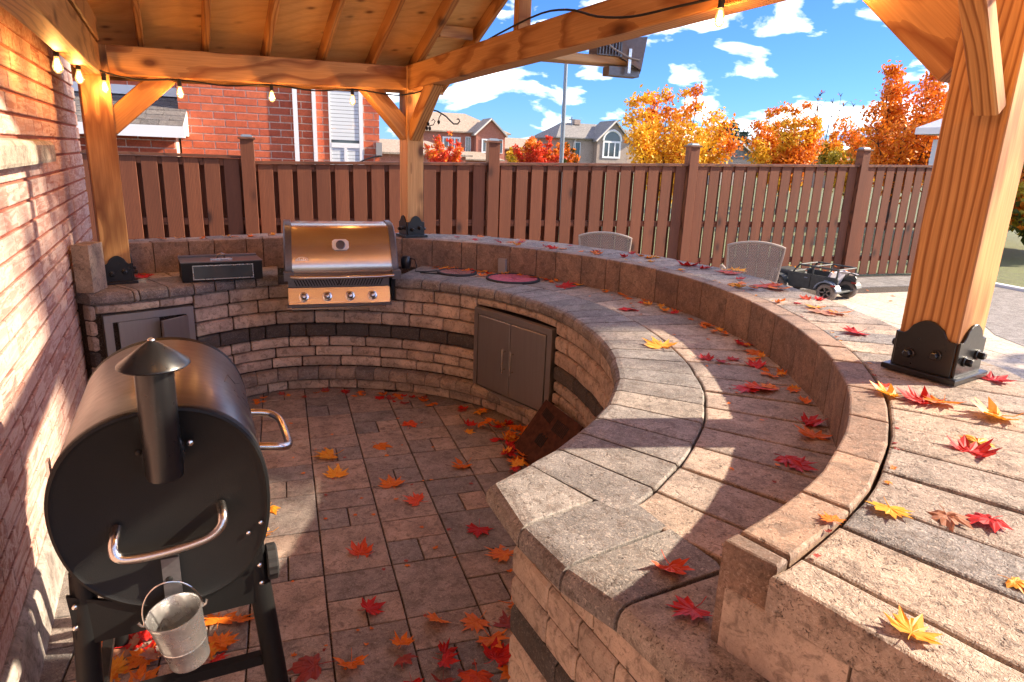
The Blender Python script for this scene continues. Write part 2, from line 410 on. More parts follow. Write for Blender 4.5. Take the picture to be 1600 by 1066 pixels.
# ------------------------------------------------------------------ ground, patio, lawn
g = MB(); g.box(-400, -300, -.30, 600, 700, -.06)
kind(g.build('lawn', M_grass), 'structure')
pat = MB(); pat.box(-4.5, -3.5, -.055, 12.0, 9.62, -.012)
patio = kind(pat.build('patio', M_mortar), 'structure')
a = MB(); a.rings([[(x,y,z) for x,y in ((8.06,-3.5),(12.0,-3.5),(12.0,9.30),(11.6,9.30),(8.3,5.6),(8.06,5.0))] for z in (-.055,.004)]); kind(a.build('driveway', M_asphalt), 'structure')
def paver(x0, y0, x1, y1):
    gp = .0035
    P = rough_edge([(x0+gp, y0+gp), (x1-gp, y0+gp), (x1-gp, y1-gp), (x0+gp, y1-gp)], .0012, .09)
    slab_mb(P, -.012, random.uniform(-.0015, .0015), .004, .004).build('paver', M_pav, patio)
O = Vector((-.04, 3.66))
def interp(tab, x):
    if x <= tab[0][0]: return tab[0][1]
    for (a, ra), (b, rb) in zip(tab, tab[1:]):
        if x <= b:
            t = (x-a)/(b-a); t = t*t*(3-2*t)*.5 + t*.5
            return ra + (rb-ra)*t
    return tab[-1][1]
TA = [(-73,2.0),(-65,1.945),(-57,1.90),(-50,1.868),(-40,1.82),(-28,1.764),(-16,1.73),(-5,1.716),(7,1.731),(20,1.752),(35,1.768),(50,1.763),(62,1.755),(80,1.755),(90,1.75),(98,1.69),(106,1.61),(112,1.56),(119,1.545),(126,1.56),(131,1.61),(136,1.69)]
TB = [(-66,2.363),(-58,2.318),(-50,2.27),(-40,2.216),(-30,2.155),(-20,2.108),(-10,2.085),(0,2.084),(12,2.11),(23,2.123),(50,2.13),(75,2.12),(90,2.06),(98,2.0),(106,1.95),(119,1.95),(136,2.05)]
TD = [(-73,2.825),(-65,2.81),(-57,2.77),(-50,2.735),(-40,2.675),(-30,2.612),(-20,2.575),(-10,2.553),(0,2.541),(10,2.53),(20,2.505),(30,2.47),(41,2.43),(50,2.418),(60,2.42),(66,2.42),(75,2.35),(88,2.24),(95,2.165),(101,2.125),(107,2.115),(115,2.15),(127,2.32)]
TF = [(-74,3.5),(-50,3.45),(-38,3.34),(-30,3.18),(-25,3.12),(-14,3.08),(-1,3.08),(11,3.06),(22,3.04),(37,3.0),(50,2.99),(63,2.90),(75,2.75),(89,2.60),(97,2.50),(106,2.42),(116,2.45),(124,2.58)]
rA = lambda p: interp(TA, p); rB = lambda p: interp(TB, p); rD = lambda p: interp(TD, p); rF = lambda p: interp(TF, p)
rE = lambda p: rD(p) + .112
def pol(p, r): return (O.x + r*math.cos(R(p)), O.y + r*math.sin(R(p)))
def wallx(y): return -.975 - .135*(y-2.44)
# floor pavers, laid in columns of large, half and paired stones
def inside_counter(x, y):
    d = Vector((x, y)) - O; ph = math.degrees(math.atan2(d.y, d.x))
    if y < 1.75 and x > .75: return True
    if ph < -70 and ph > -100 and x > .74: return True
    return -70 <= ph <= 150 and d.length > rA(ph) + .12
c = -5
while c < 9:
    x0 = .097 + c*.315; x1 = x0 + .315
    top = 3.195 + (0 if c % 2 == 0 else -.40) + .8*4
    y = top; k = 0
    while y > -.6:
        h = (.40, .20, .20)[k % 3]
        cells = [(x0, x1)] if k % 3 != 2 else [(x0, (x0+x1)/2), ((x0+x1)/2, x1)]
        for u0, u1 in cells:
            xm, ym = (u0+u1)/2, y-h/2
            if u1 > wallx(ym) - .05 and not inside_counter(xm, ym) and ym < 5.6:
                paver(max(u0, wallx(ym)-.1), y-h, u1, y)
        y -= h; k += 1
    c += 1
# pale slabs of the outer terrace and grey strip along the fence
x = 2.9
for i in range(16):
    for j in range(8):
        X0 = 3.10 + i*.55; Y0 = 4.30 + j*.55 - 0.0
        if Y0 + .5 > 8.62 or X0 > 8.3 + (Y0+.55-5.6)*.9 or X0 > 11.4: continue
        gp = .004
        slab_mb([(X0+gp, Y0+gp), (X0+.55-gp, Y0+gp), (X0+.55-gp, Y0+.55-gp), (X0+gp, Y0+.55-gp)], -.012, random.uniform(-.001, .001), .004).build('patio_slab', M_slab, patio)
big = MB()
for i in range(9):
    for j in range(14):
        X0 = 3.10 + i*.55; Y0 = 4.30 - (j+1)*.55
        big.box(X0+.004, Y0+.004, -.012, X0+.546, Y0+.546, 0)
kind(big.build('slab_field', M_slab, patio), 'stuff')
for i in range(19):
    X0 = 1.8 + i*.52
    slab_mb([(X0+.004, 8.62), (X0+.516, 8.62), (X0+.516, 9.45), (X0+.004, 9.45)], -.012, .002, .005).build('edging_slab', M_greyslab, patio)
for i in range(12):
    X0 = 12.03
    slab_mb([(X0, -2.5+i), (X0+.16, -2.5+i), (X0+.16, -1.51+i), (X0, -1.51+i)], -.06, .05, .01).build('kerb_stone', M_white, patio)

# ------------------------------------------------------------------ brick wall of the house on the left
wv = Vector((-.1338, .991)); wnrm = Vector((.991, .1338)); WP0 = Vector((-.975, 2.44))
def wl(s, z, off=0.0): p = WP0 + wv*s + wnrm*off; return (p.x, p.y, z)
wm, _ = frame(wl(0, 0), wl(1, 0))
house = thing('brick_house_wall', 'pink mottled brick house wall with red mortar rising beside the smoker', 'wall', wl(0, 0))
mb = MB()
P8 = [wl(s, z, o) for z in (-.3, 3.3) for s, o in ((-6, -.012), (3.955, -.012), (3.955, -.25), (-6, -.25))]
mb.add(P8, [(0,1,5,4),(1,2,6,5),(2,3,7,6),(3,0,4,7),(4,5,6,7)]); mb.build('mortar_bed', M_mortL, house)
def brick_mesh(name, L, H, D, mat, b=.004):
    m = MB(); sec = [(b, 0), (L-b, 0), (L-b, H), (b, H)]
    rings = [[(0,0,0),(L,0,0),(L,0,H),(0,0,H)], [(0,D-b,0),(L,D-b,0),(L,D-b,H),(0,D-b,H)], [(b,D,b),(L-b,D,b),(L-b,D,H-b),(b,D,H-b)]]
    m.rings(rings); return m.mesh(name, mat)
bmL = brick_mesh('brick', .247, .084, .014, M_brickL)
bmH = brick_mesh('half_brick', .120, .084, .014, M_brickL)
def wall_m(s, z, off=-.012):
    x = Vector((wv.x, wv.y, 0)); n = Vector((wnrm.x, wnrm.y, 0)); m = Matrix.Identity(4)
    p = wl(s, z, off)
    for i in range(3): m[i][0] = x[i]; m[i][1] = n[i]; m[i][2] = (0, 0, 1)[i]; m[i][3] = p[i]
    return m
slots = []
for row in range(26):
    z = .225 + row*.0995; s = 3.95 - (.0 if row % 2 else .128); first = True
    if row % 2 == 0: slots.append((3.83, z, True))
    while s > -5.5:
        s -= .257; slots.append((s + .007, z, False))
def on_sill(s, z): return s < 2.02 and s > -1.6 and 1.80 < z < 1.89
vis = [q for q in slots if q[0] > .1 and not on_sill(q[0], q[1])]
vis.sort(key=lambda q: q[0]); nparts = 0; rest = MB()
for s, z, half in slots:
    if on_sill(s, z): continue
    if .1 < s and nparts < 300 and .28 < z < 2.45:
        me = bmH if half else bmL
        put(bpy.data.objects.new('brick', me), house, wall_m(s, z, -.012 + random.uniform(-.002, .002))); nparts += 1
    else:
        m_ = wall_m(s, z); L = .120 if half else .247
        rest.add([m_ @ Vector(p) for p in ((0,0,0),(L,0,0),(L,0,.084),(0,0,.084),(0,.014,0),(L,.014,0),(L,.014,.084),(0,.014,.084))],
                 [(4,7,6,5),(0,4,5,1),(1,5,6,2),(2,6,7,3),(3,7,4,0)])
kind(rest.build('brickwork', M_brickL, house), 'stuff')
sl = MB()
def sill_ring(s): return [wl(s, 1.785, -.01), wl(s, 1.785, .062), wl(s, 1.80, .066), wl(s, 1.872, .066), wl(s, 1.892, .05), wl(s, 1.90, -.01)]
sl.rings([sill_ring(2.02), sill_ring(2.0), sill_ring(-1.5)]); sl.build('window_sill', M_sill, house)
fo = MB()
def fr_(s, o0, o1): return [wl(s, -.05, -.01), wl(s, -.05, o0), wl(s, .20, o1), wl(s, .225, o1-.02), wl(s, .225, -.01)]
fo.rings([fr_(-5, .06, .035), fr_(-1, .055, .03), fr_(1.2, .045, .028), fr_(2.7, .035, .02)]); fo.build('foundation_strip', M_conc, house, smooth=False)

# ------------------------------------------------------------------ curved stone kitchen counter
ctr = thing('curved_stone_counter', 'curved stone outdoor kitchen counter with raised bar wrapping round the patio', 'counter', (1.2, 1.4, 0))
ZC, ZB = .95, 1.18
def arc(p0, p1, fn, off=0, n=3): return [pol(p0 + (p1-p0)*i/n, fn(p0 + (p1-p0)*i/n) + off) for i in range(n+1)]
def core(p0, p1, f0, o0, f1, o1, z0, z1, name='core', n=None):
    n = n or max(2, int((p1-p0)/4)); P0 = arc(p0, p1, f0, o0, n); P1 = arc(p0, p1, f1, o1, n)
    m = MB(); m.rings([[(*P0[i], z0), (*P1[i], z0), (*P1[i], z1), (*P0[i], z1)] for i in range(n+1)]); return m.build(name, M_mortar, ctr)
core(-66, 134, rA, .075, rD, .05, -.02, .868)
core(-71.2, 122, rD, .01, rF, -.05, -.02, 1.085)
core(-66, 61, rA, .05, rD, .05, .868, .922, 'mortar_bed'); core(91, 132, rA, .05, rD, .03, .868, .922, 'mortar_bed')
m = MB(); m.add([(.66,1.66,-.02),(.95,1.5,-.02),(1.0,.2,-.02),(.80,.2,-.02),(.66,1.66,.935),(.95,1.5,.935),(1.0,1.1,.935),(.72,.9,.935)],
                [(0,3,2,1),(4,5,6,7),(0,1,5,4),(1,2,6,5),(2,3,7,6),(3,0,4,7)]); m.build('core', M_mortar, ctr)
# rounded front cap stones
def loft_stone(p0, p1, prof, gap, name, mat, shrink=.005, lump=.0006):
    """prof(phi) -> list of (r, z); a stone between two bearings with rounded ends"""
    rm = prof((p0+p1)/2)[0][0]; ga = math.degrees(gap/rm); da = math.degrees(.006/rm)
    def ring(p, sh):
        pr = prof(p); cr = sum(a for a, b in pr)/len(pr); cz = sum(b for a, b in pr)/len(pr)
        out = []
        for a, b in pr:
            d = Vector((a-cr, b-cz)); L = d.length; d = d*((L-sh)/L) if L > sh else d
            j = lump*random.uniform(-1, 1)
            out.append((*pol(p, cr+d.x+j), cz+d.y+j*.4))
        return out
    m = MB(); m.rings([ring(p0+ga, shrink), ring(p0+ga+da, shrink*.15), ring(p0*.66+p1*.34, 0), ring(p0*.34+p1*.66, 0), ring(p1-ga-da, shrink*.15), ring(p1-ga, shrink)])
    return m.build(name, mat, ctr)
def nose_prof(dz):
    def f(p):
        a, b = rA(p), rB(p) - .004
        return [(b, .872), (a+.012, .872), (a, .886), (a-.001, .912), (a+.007, .932+dz), (a+.022, .945+dz), (a+.045, .950+dz), (b-.006, .950+dz), (b, .944+dz)]
    return f
nj = [-67.8,-63,-58,-53,-47.8,-42.5,-37.2,-31.9,-26.6,-21.6,-16.2,-10,-3.8]
while nj[-1] < 58: nj.append(nj[-1] + random.uniform(4.6, 5.8))
nj[-1] = 61.0
for a, b in zip(nj, nj[1:]): loft_stone(a, b, nose_prof(random.uniform(-.001, .003)), .0045, 'cap_stone', M_cap)
nj2 = [90.5, 96, 101.2, 106.3, 111.8, 118.2, 125.0, 126.3, 134.6]
for a, b in zip(nj2, nj2[1:]): loft_stone(a, b, nose_prof(random.uniform(-.001, .003)), .0045, 'cap_stone', M_cap)
# second row of counter stones
rj = [-67.2,-63.2,-58.2,-53.3,-48.4,-42.5,-37.4,-32.2,-25.8,-19.5,-12.6,-5.8,.5,6.2]
while rj[-1] < 56: rj.append(rj[-1] + random.uniform(5.4, 7.6))
rj[-1] = 61.0
def row_stone(a, b, f0, o0, f1, o1, z0, z1, name, mat, bev=.007, gap=.0052, rough=.0025):
    rm = (f0(a)+f1(a))/2; ga = math.degrees(gap/rm)
    P = arc(a+ga, b-ga, f0, o0, 2) + list(reversed(arc(a+ga, b-ga, f1, o1, 2)))
    P = rough_edge(P, rough, .07)
    return slab_mb(P, z0, z1, bev, .006).build(name, mat, ctr)
for a, b in zip(rj, rj[1:]): row_stone(a, b, rB, .004, rD, .03, .89, .950+random.uniform(-.003, .001), 'countertop_stone', M_row2)
for a, b in zip([90.5, 98, 105.5, 113, 120, 127], [98, 105.5, 113, 120, 127, 133]): row_stone(a, b, rB, .004, rD, .03, .89, .949, 'countertop_stone', M_row2)
# end stones of the counter
def prof_stone(P, edge, name='end_cap_stone', mat=None):
    """polygon P (ccw or cw) whose listed edges are bullnosed by a lowered, set-back rim"""
    n = len(P); m = MB()
    def ring(d_edge, d_in, z):
        Q = offset_poly(P, d_in); out = []
        for i in range(n):
            q = Vector(Q[i])
            out.append(q)
        # push bullnosed edges inwards additionally
        R_ = []
        for i in range(n):
            add = Vector((0, 0))
            for e in edge:
                if i in (e, (e+1) % n):
                    a_, b_ = Vector(P[e]), Vector(P[(e+1) % n]); dd = (b_-a_).normalized(); nn = Vector((-dd.y, dd.x))
                    cc = sum((Vector(p) for p in P), Vector((0, 0)))/n
                    if (cc-a_).dot(nn) < 0: nn = -nn
                    o_ = (i-1) % n if i == e else (i+1) % n
                    if (o_ if i != e else (i-1) % n) in edge: add += nn*d_edge
                    else:
                        nd = (Vector(P[o_]) - Vector(P[i])).normalized(); add += nd*(d_edge/max(.3, nd.dot(nn)))
            R_.append((*(out[i]+add), z))
        return R_
    m.rings([ring(.012, .003, .872), ring(0, .0030, .886), ring(0, .0030, .912), ring(.007, .0030, .932), ring(.018, .0032, .943), ring(.034, .0038, .9475), ring(.050, .006, .950)])
    return m.build(name, mat or M_cap, ctr)
T0 = pol(-67.6, rA(-67.6)); T1 = pol(-67.9, 2.27)
prof_stone([(.541, 1.745), (T0[0]-.0, T0[1]), (.818, 1.560), (.553, 1.478)], [0, 3])
prof_stone([(.5535, 1.4755), (.8185, 1.5575), (.935, 1.503), (.952, 1.371), (.5905, 1.2765)], [4])
prof_stone([(.5912, 1.2738), (.9535, 1.3682), (.985, 1.195), (.975, 1.162), (.6555, 1.1115)], [4])
prof_stone([(.657, 1.107), (.975, 1.157), (.93, .80), (.74, .72)], [3])
# low curved wall (kerb blocks) between counter and bar
cj = [-71.6,-66.0,-59.8,-53.0,-46.6,-39.6,-35.0,-29.0,-22.4,-15.6,-9.1,-2.6,3.2,8.6,16.9,20.1,25.5,31.2,35.4,41.2]
while cj[-1] < 116: cj.append(cj[-1] + random.choice((5.0, 6.5, 7.4, 3.4)))
for a, b in zip(cj, cj[1:]):
    row_stone(a, b, rD, 0, rE, -.003, .93, 1.184+random.uniform(-.003, .002), 'kerb_block', M_curb, .007, .0038, .0008)
ga = pol(-71.7, rD(-71.7)); gb = pol(-71.7, rE(-71.7))
slab_mb([pol(-71.8, rD(-71.8)), pol(-72.75, 2.825), pol(-72.6, 2.94), pol(-71.8, rE(-71.8))], .93, 1.184, .006).build('kerb_block', M_curb, ctr)
# bar top stones
bj = [-73.1,-71.0,-67.5,-64.4,-60.5,-57.0,-53.2,-49.6,-46.2,-42.6,-39.0,-35.5,-31.8,-28.0,-24.2,-20.3,-16.5]
while bj[-1] < 119: bj.append(bj[-1] + random.uniform(3.6, 4.8))
for i, (a, b) in enumerate(zip(bj, bj[1:])):
    row_stone(a, b, rE, .006, rF, 0, 1.095, 1.180+random.uniform(-.004, .003), 'bar_top_stone', M_bar, .008, .0025, .0025)
# ledge stones at the foot, and wall courses
door1 = (10.6, 38.4); door2 = (112.0, 133.2)
def spans(z0, z1):
    out = [(-67.5, 134.5)]
    for d in (door1, door2):
        if z0 < .795 and z1 > .14:
            new = []
            for a, b in out:
                if d[0] > a and d[1] < b: new += [(a, d[0]), (d[1], b)]
                elif d[0] < b < d[1]: new.append((a, d[0]))
                else: new.append((a, b))
            out = new
    return out
def ledge_prof(p):
    a = rA(p)
    return [(a+.05, .092), (a-.038, .092), (a-.052, .106), (a-.054, .135), (a-.046, .16), (a-.028, .178), (a, .184), (a+.05, .184)]
p = -67
while p < 132:
    q = p + random.uniform(4.4, 5.8); loft_stone(p, min(q, 134), ledge_prof, .002, 'ledge_stone', M_ledge); p = q
def wall_prof(z0, z1, o):
    def f(p):
        a = rA(p) + .03 + o; h = .010; z0_, z1_ = z0+.0005, z1-.0005
        return [(a+.07, z0_), (a+h+.008, z0_+.001), (a+.004, z0_+h), (a, (z0+z1)/2), (a+.004, z1_-h), (a+h+.008, z1_-.001), (a+.07, z1_)]
    return f
courses = [(.0, .088, 0), (.189, .268, 0), (.273, .352, 0), (.357, .436, 0), (.441, .546, 1), (.551, .652, 0), (.657, .756, 0)]
for z0, z1, dk in courses + [(.761, .866, 0)]:
    for s0, s1 in spans(z0, z1 if z1 < .8 else .8):
        if z0 > .75 and False: pass
        p = s0
        while p < s1 - .2:
            q = p + random.choice((5.0, 7.4, 9.4, 9.8, 10.6)) * (1 if not dk else .8)
            if s1 - q < 3: q = s1
            off = -.028 if z0 == 0 else random.uniform(-.004, .004)
            loft_stone(p, q, wall_prof(z0, z1, off), .0045, 'dark_band_stone' if dk else 'wall_stone', M_dark if dk else M_wall, .009, .0024); p = q
for d in (door1, door2):                                   # low stones over the doors
    p = d[0]
    while p < d[1] - .2:
        q = min(d[1], p + random.choice((8.2, 10.5)))
        if d[1]-q < 3: q = d[1]
        loft_stone(p, q, wall_prof(.803, .866, .0), .003, 'wall_stone', M_wall, .008); p = q
# end face of the counter, facing the patio
e0 = Vector((.615, 1.69)); e1 = Vector((.80, .35)); ed = (e1-e0).normalized(); en = Vector((ed.y, -ed.x))
if en.x > 0: en = -en
for ci, (z0, z1, dk) in enumerate(courses + [(.761, .866, 0)]):
    s = 0; L = (e1-e0).length
    while s < L:
        w_ = random.choice((.16, .22, .28)); t1 = min(L, s+w_)
        def rg(t, sh):
            q = e0 + ed*t; o = []
            for dn, z in ((-.07, z0), (0.0-.012, z0+.001), (-.002, z0+.012), (0, (z0+z1)/2), (-.002, z1-.012), (-.012, z1-.001), (-.07, z1)):
                zz = (z0+z1)/2 + (z-(z0+z1)/2)*(1-sh*14); v = q + en*(dn-sh); o.append((v.x, v.y, zz))
            return o
        m = MB(); m.rings([rg(s+.003, .006), rg(s+.010, 0), rg(t1-.010, 0), rg(t1-.003, .006)])
        m.build('dark_band_stone' if dk else 'wall_stone', M_dark if dk else M_wall, ctr); s = t1
# outer face of the bar below its end slab
a0 = Vector(pol(-72.75, 2.84)); a1 = Vector(pol(-72.75, 3.50)); ad = (a1-a0).normalized(); an = Vector((-ad.y, ad.x))
if an.x > 0: an = -an
zz = 0.0
while zz < 1.08:
    z1 = min(1.092, zz+.182); s = 0.0
    for w_ in ((.26, .28) if int(zz*10) % 4 else (.14, .26, .14)):
        q0 = a0 + ad*(s+.003); q1 = a0 + ad*(s+w_-.003)
        P = [q0+an*.0, q1+an*.0, q1-an*.1, q0-an*.1]
        slab_mb([(v.x, v.y) for v in P], zz+.003, z1-.003, .008).build('outer_wall_stone', M_curb if w_ < .2 else M_wall, ctr); s += w_
    zz = z1

# ------------------------------------------------------------------ pergola
per = thing('timber_pavilion', 'honey coloured timber pavilion with gabled roof standing on the stone counter', 'pavilion', (1.0, 3.6, 0))
Lp, Cp, Rp = Vector((-1.125, 5.265)), Vector((1.09, 5.97)), Vector((2.285, 1.735))
def post(c, z0, z1, w, ang, mat):
    d = Vector((math.cos(R(ang)), math.sin(R(ang)), 0))
    return timber('post', per, (c.x, c.y, z0), (c.x, c.y, z1), w, w, mat, up=d, bev=.004)
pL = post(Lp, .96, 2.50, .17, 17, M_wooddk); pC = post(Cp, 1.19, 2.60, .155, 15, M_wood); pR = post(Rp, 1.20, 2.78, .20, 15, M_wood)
def bracket(parent, c, z0, w, ang, h=1.0):
    e1 = Vector((math.cos(R(ang)), math.sin(R(ang)))); e2 = Vector((-e1.y, e1.x)); hw = w/2
    m = MB(); o = hw + .028
    P = [c + e1*a*o + e2*b*o for a, b in ((-1,-1),(1,-1),(1,1),(-1,1))]
    s = slab_mb([(p.x, p.y) for p in P], z0, z0+.020, .004); s.build('base_plate', M_blackgloss, parent)
    H1, H2 = .125*h, .185*h
    out = [(-hw, 0), (hw, 0), (hw, H1), (hw*.78, H1), (hw*.66, H1+.010*h), (hw*.52, H1+.034*h), (hw*.34, H2-.012*h), (hw*.15, H2-.002), (0, H2)]
    out = out + [(-a, b) for a, b in reversed(out[2:-1])]
    for n_, t_ in ((-e2, e1), (e1, e2), (e2, -e1), (-e1, -e2)):
        m = MB()
        def rr(d, sh): return [(*(c + n_*(hw+.002+d) + t_*(a*(1-sh))), z0+.021 + b*(1-sh*.5)) for a, b in out]
        m.rings([rr(0, 0), rr(.006, 0), rr(.008, .02)]); m.build('side_plate', M_blackgloss, parent)
        for k in (-.45, .45):
            b = c + n_*(hw+.010) + t_*(hw*k)
            fr, _ = frame((b.x, b.y, z0+.075*h+ (.014 if k > 0 else 0)), (b.x+n_.x, b.y+n_.y, z0+.075*h+ (.014 if k > 0 else 0)))
            q = MB()
            q.rings([[(x, r*math.cos(2*math.pi*i/12), r*math.sin(2*math.pi*i/12)) for i in range(12)] for x, r in ((0, .019), (.006, .019), (.008, .016))])
            q.rings([[(x, r*math.cos(math.pi*i/3), r*math.sin(math.pi*i/3)) for i in range(6)] for x, r in ((.008, .0145), (.026, .0145), (.030, .011))])
            q.build('bolt', M_blackgloss, parent, fr)
bracket(pL, Lp, .952, .172, 17, .95); bracket(pC, Cp, 1.186, .157, 15, .9); bracket(pR, Rp, 1.186, .202, 15, 1.0)
beamL, beamC, beamR = Vector((*Lp, 2.41)), Vector((*Cp, 2.505)), Vector((*Rp, 2.74))
dLC = (beamC-beamL).normalized(); dCR = (beamR-beamC).normalized()
timber('beam', per, beamL - dLC*.0 + dLC*.085, beamC - dLC*.078, .14, .185, M_wood)
timber('beam', per, beamC + dCR*.0780, beamR + dCR*.75, .145, .19, M_wood)
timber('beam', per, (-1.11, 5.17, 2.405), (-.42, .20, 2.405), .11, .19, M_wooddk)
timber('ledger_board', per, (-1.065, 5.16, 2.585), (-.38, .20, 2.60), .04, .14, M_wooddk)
# knee braces
def brace(lo, hi, w, h, mat, up=(0, 0, 1)): return timber('knee_brace', per, lo, hi, w, h, mat, up=up)
e1 = Vector((.952, .306, 0)); e3 = Vector((.271, -.962, 0))
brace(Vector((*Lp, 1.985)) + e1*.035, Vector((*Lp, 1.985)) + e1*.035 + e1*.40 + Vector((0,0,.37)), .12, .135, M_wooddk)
brace(Vector((*Cp, 2.06)) - e1*.04, Vector((*Cp, 2.06)) - e1*.04 - e1*.385 + Vector((0,0,.385)), .11, .135, M_wood)
brace(Vector((*Cp, 2.05)) + e3*.04, Vector((*Cp, 2.05)) + e3*.04 + e3*.40 + Vector((0,0,.42)), .10, .125, M_wood)
bR = Vector((*Rp, 0))
brace(bR - e3*.08 + Vector((0,0,2.285)), bR - e3*.08 - e3*.50 + Vector((0,0,2.285+.47)), .15, .205, M_wood)
f1 = Vector((-.966, -.259, 0)); f2 = Vector((.259, -.966, 0))
s0 = bR + f1*.10 + f2*.052 + Vector((0,0,2.105))
brace(s0 + f1*.03, s0 + f1*.40 + Vector((0,0,.46)), .075, .06, M_wood)
# cross tie over the right post towards the house, and front posts outside the view
timber('beam', per, (2.42, 1.59, 2.94), (-.20, .86, 2.90), .14, .19, M_wood)
timber('post', per, (-.30, .30, 0.0), (-.30, .30, 2.31), .14, .14, M_wooddk, up=(1, 0, 0)) if False else None
# roof plane: z = a x + b y + c  (underside of the rafters)
RA, RB, RC = 0.13535645, -0.41779062, 4.90947816
def zr(x, y, o=0): return RA*x + RB*y + RC + o
rdir = Vector((.139, -.990))                    # run of the rafters, up slope towards the camera
bl = Vector((-1.25, 5.345)); bdir = Vector((.952, .228)).normalized()
RID = 3.15
nrm_up = Vector((-RA, -RB, 1)).normalized()
starts = [(-.85-.40*k*.97, 5.42-.40*k*.23) for k in (1, 0)] + [(-.455, 5.51), (-.05, 5.60), (.36, 5.70), (.755, 5.79), (1.13, 5.875), (1.50, 5.955)]
def ridge_pt(s): return Vector(s) + rdir*RID
for i, s in enumerate(starts):
    s = Vector(s); lo = s - rdir*.42; hi = s + rdir*RID
    w = .04 if i not in (6,) else .06
    timber('rafter', per, (lo.x, lo.y, zr(lo.x, lo.y, .055)), (hi.x, hi.y, zr(hi.x, hi.y, .055)), w, .105, M_rafter, up=nrm_up)
# far slope rafters beyond the ridge
def zr2(p):
    t = (p - Vector(starts[3])).dot(rdir) - RID
    q = p - rdir*t*2
    return zr(q.x, q.y)
for s in starts:
    s = Vector(s); a_ = s + rdir*RID; b_ = s + rdir*(RID*2 + .3)
    za = zr(a_.x, a_.y, .055); zb = za - (RID+.3)*.40
    timber('rafter', per, (a_.x, a_.y, za), (b_.x, b_.y, zb), .04, .105, M_wood)
# sheathing sheets with thickness, shingles on top
def sheet(name, p, q, t0, t1, o0, o1, mat, flip=False):
    pts = []
    for o in (o0, o1):
        for s, t in ((p, t0), (q, t0), (q, t1), (p, t1)):
            s = Vector(s); v = s + rdir*t
            if not flip: z = zr(v.x, v.y, o)
            else:
                r_ = s + rdir*RID; z = zr(r_.x, r_.y, o) - (t-RID)*.40
            pts.append((v.x, v.y, z))
    return MB().add(pts, [(0,3,2,1),(4,5,6,7),(0,1,5,4),(1,2,6,5),(2,3,7,6),(3,0,4,7)]).build(name, mat, per)
eL = Vector(starts[0]) - bdir*.06; eR = Vector(starts[-1]) + bdir*.03
edges_t = [-.44, .76, 1.96, RID]
mids = [eL, Vector(starts[3]), eR]
for t0, t1 in zip(edges_t, edges_t[1:]):
    for p, q in zip(mids, mids[1:]):
        sheet('sheathing_panel', p + bdir*.002, q - bdir*.002, t0+.002, t1-.002, .112, .126, M_ply)
for t0, t1 in ((RID, RID*2+.3),):
    for p, q in zip(mids, mids[1:]): sheet('sheathing_panel', p + bdir*.002, q - bdir*.002, t0+.002, t1, .112, .126, M_ply, True)
sheet('shingle_roof', eL - bdir*.02, eR + bdir*.03, -.47, RID, .130, .145, M_shingle); sheet('shingle_roof', eL - bdir*.02, eR + bdir*.03, RID, RID*2+.33, .130, .145, M_shingle, True)
a_ = eL - rdir*.452; b_ = eR - rdir*.452
timber('fascia_board', per, (a_.x, a_.y, zr(a_.x, a_.y, .062)), (b_.x, b_.y, zr(b_.x, b_.y, .062)), .022, .115, M_wooddk)
# gable truss on the right: king pieces, lookouts and boards nearer the ridge
for yy, dx in ((4.42, 0), (3.3, 0)):
    t_ = (Cp.y - yy)/(Cp.y - Rp.y); p = beamC.lerp(beamR, t_); zt = zr(p.x, p.y, -.005)
    timber('truss_strut', per, (p.x, p.y, p.z+.095), (p.x, p.y, zt), .09, .09, M_wood, up=(1, 0, 0))
for yy in (5.5, 4.9, 4.3):
    t_ = (Cp.y - yy)/(Cp.y - Rp.y); p = beamC.lerp(beamR, t_)
    q = Vector((p.x+.28, p.y+.07))
    timber('lookout', per, (p.x, p.y, zr(p.x, p.y, .05)), (q.x, q.y, zr(q.x, q.y, .05)), .04, .09, M_wood)
# ------------------------------------------------------------------ floodlight on its outrigger, vine hook, string lights
fl = thing('floodlight', 'grey ribbed floodlight with flared hood clamped to the pale outrigger plank', 'floodlight', (2.3, 4.6, 2.6))
pl = timber('outrigger_plank', None, (1.66, 4.56, 2.575), (2.37, 4.63, 2.588), .155, .055, M_plank)
tag(pl, 'pale timber plank jutting out from the pavilion beam into the sky', 'plank')
fb = MB(); fb.box(2.12, 4.52, 2.612, 2.30, 4.66, 2.735); fb.build('housing', M_castgrey, fl)
for i in range(7):
    x_ = 2.13 + i*.024; MB().box(x_, 4.505, 2.62, x_+.008, 4.519, 2.735).build('cooling_fin', M_castgrey, fl)
hd = MB(); hd.rings([[(2.30,4.50,2.60),(2.30,4.68,2.60),(2.30,4.68,2.73),(2.30,4.50,2.73)], [(2.44,4.46,2.525),(2.58,4.74,2.53),(2.50,4.72,2.775),(2.47,4.46,2.745)]], cap=False)
hd.rings([[(2.303,4.505,2.605),(2.303,4.675,2.605),(2.303,4.675,2.725),(2.303,4.505,2.725)], [(2.438,4.467,2.532),(2.572,4.733,2.537),(2.494,4.713,2.768),(2.466,4.467,2.738)]], cap=False); hd.build('hood', M_castgrey, fl)
MB().box(2.22, 4.52, 2.485, 2.46, 4.62, 2.545).build('junction_box', M_castgrey, fl)
MB().box(2.34, 4.47, 2.50, 2.362, 4.485, 2.66).build('clamp', M_galv, fl)
MB().tube([(2.0,4.55,2.74),(2.10,4.47,2.72),(2.22,4.47,2.65),(2.34,4.46,2.60),(2.42,4.46,2.59),(2.44,4.5,2.62)], .006, 6).build('cable', M_greyplastic, fl)
vh = thing('iron_vine_hook', 'black scrolled iron hook with small metal leaves beside the middle post', 'hook', (1.2, 5.75, 2.1))
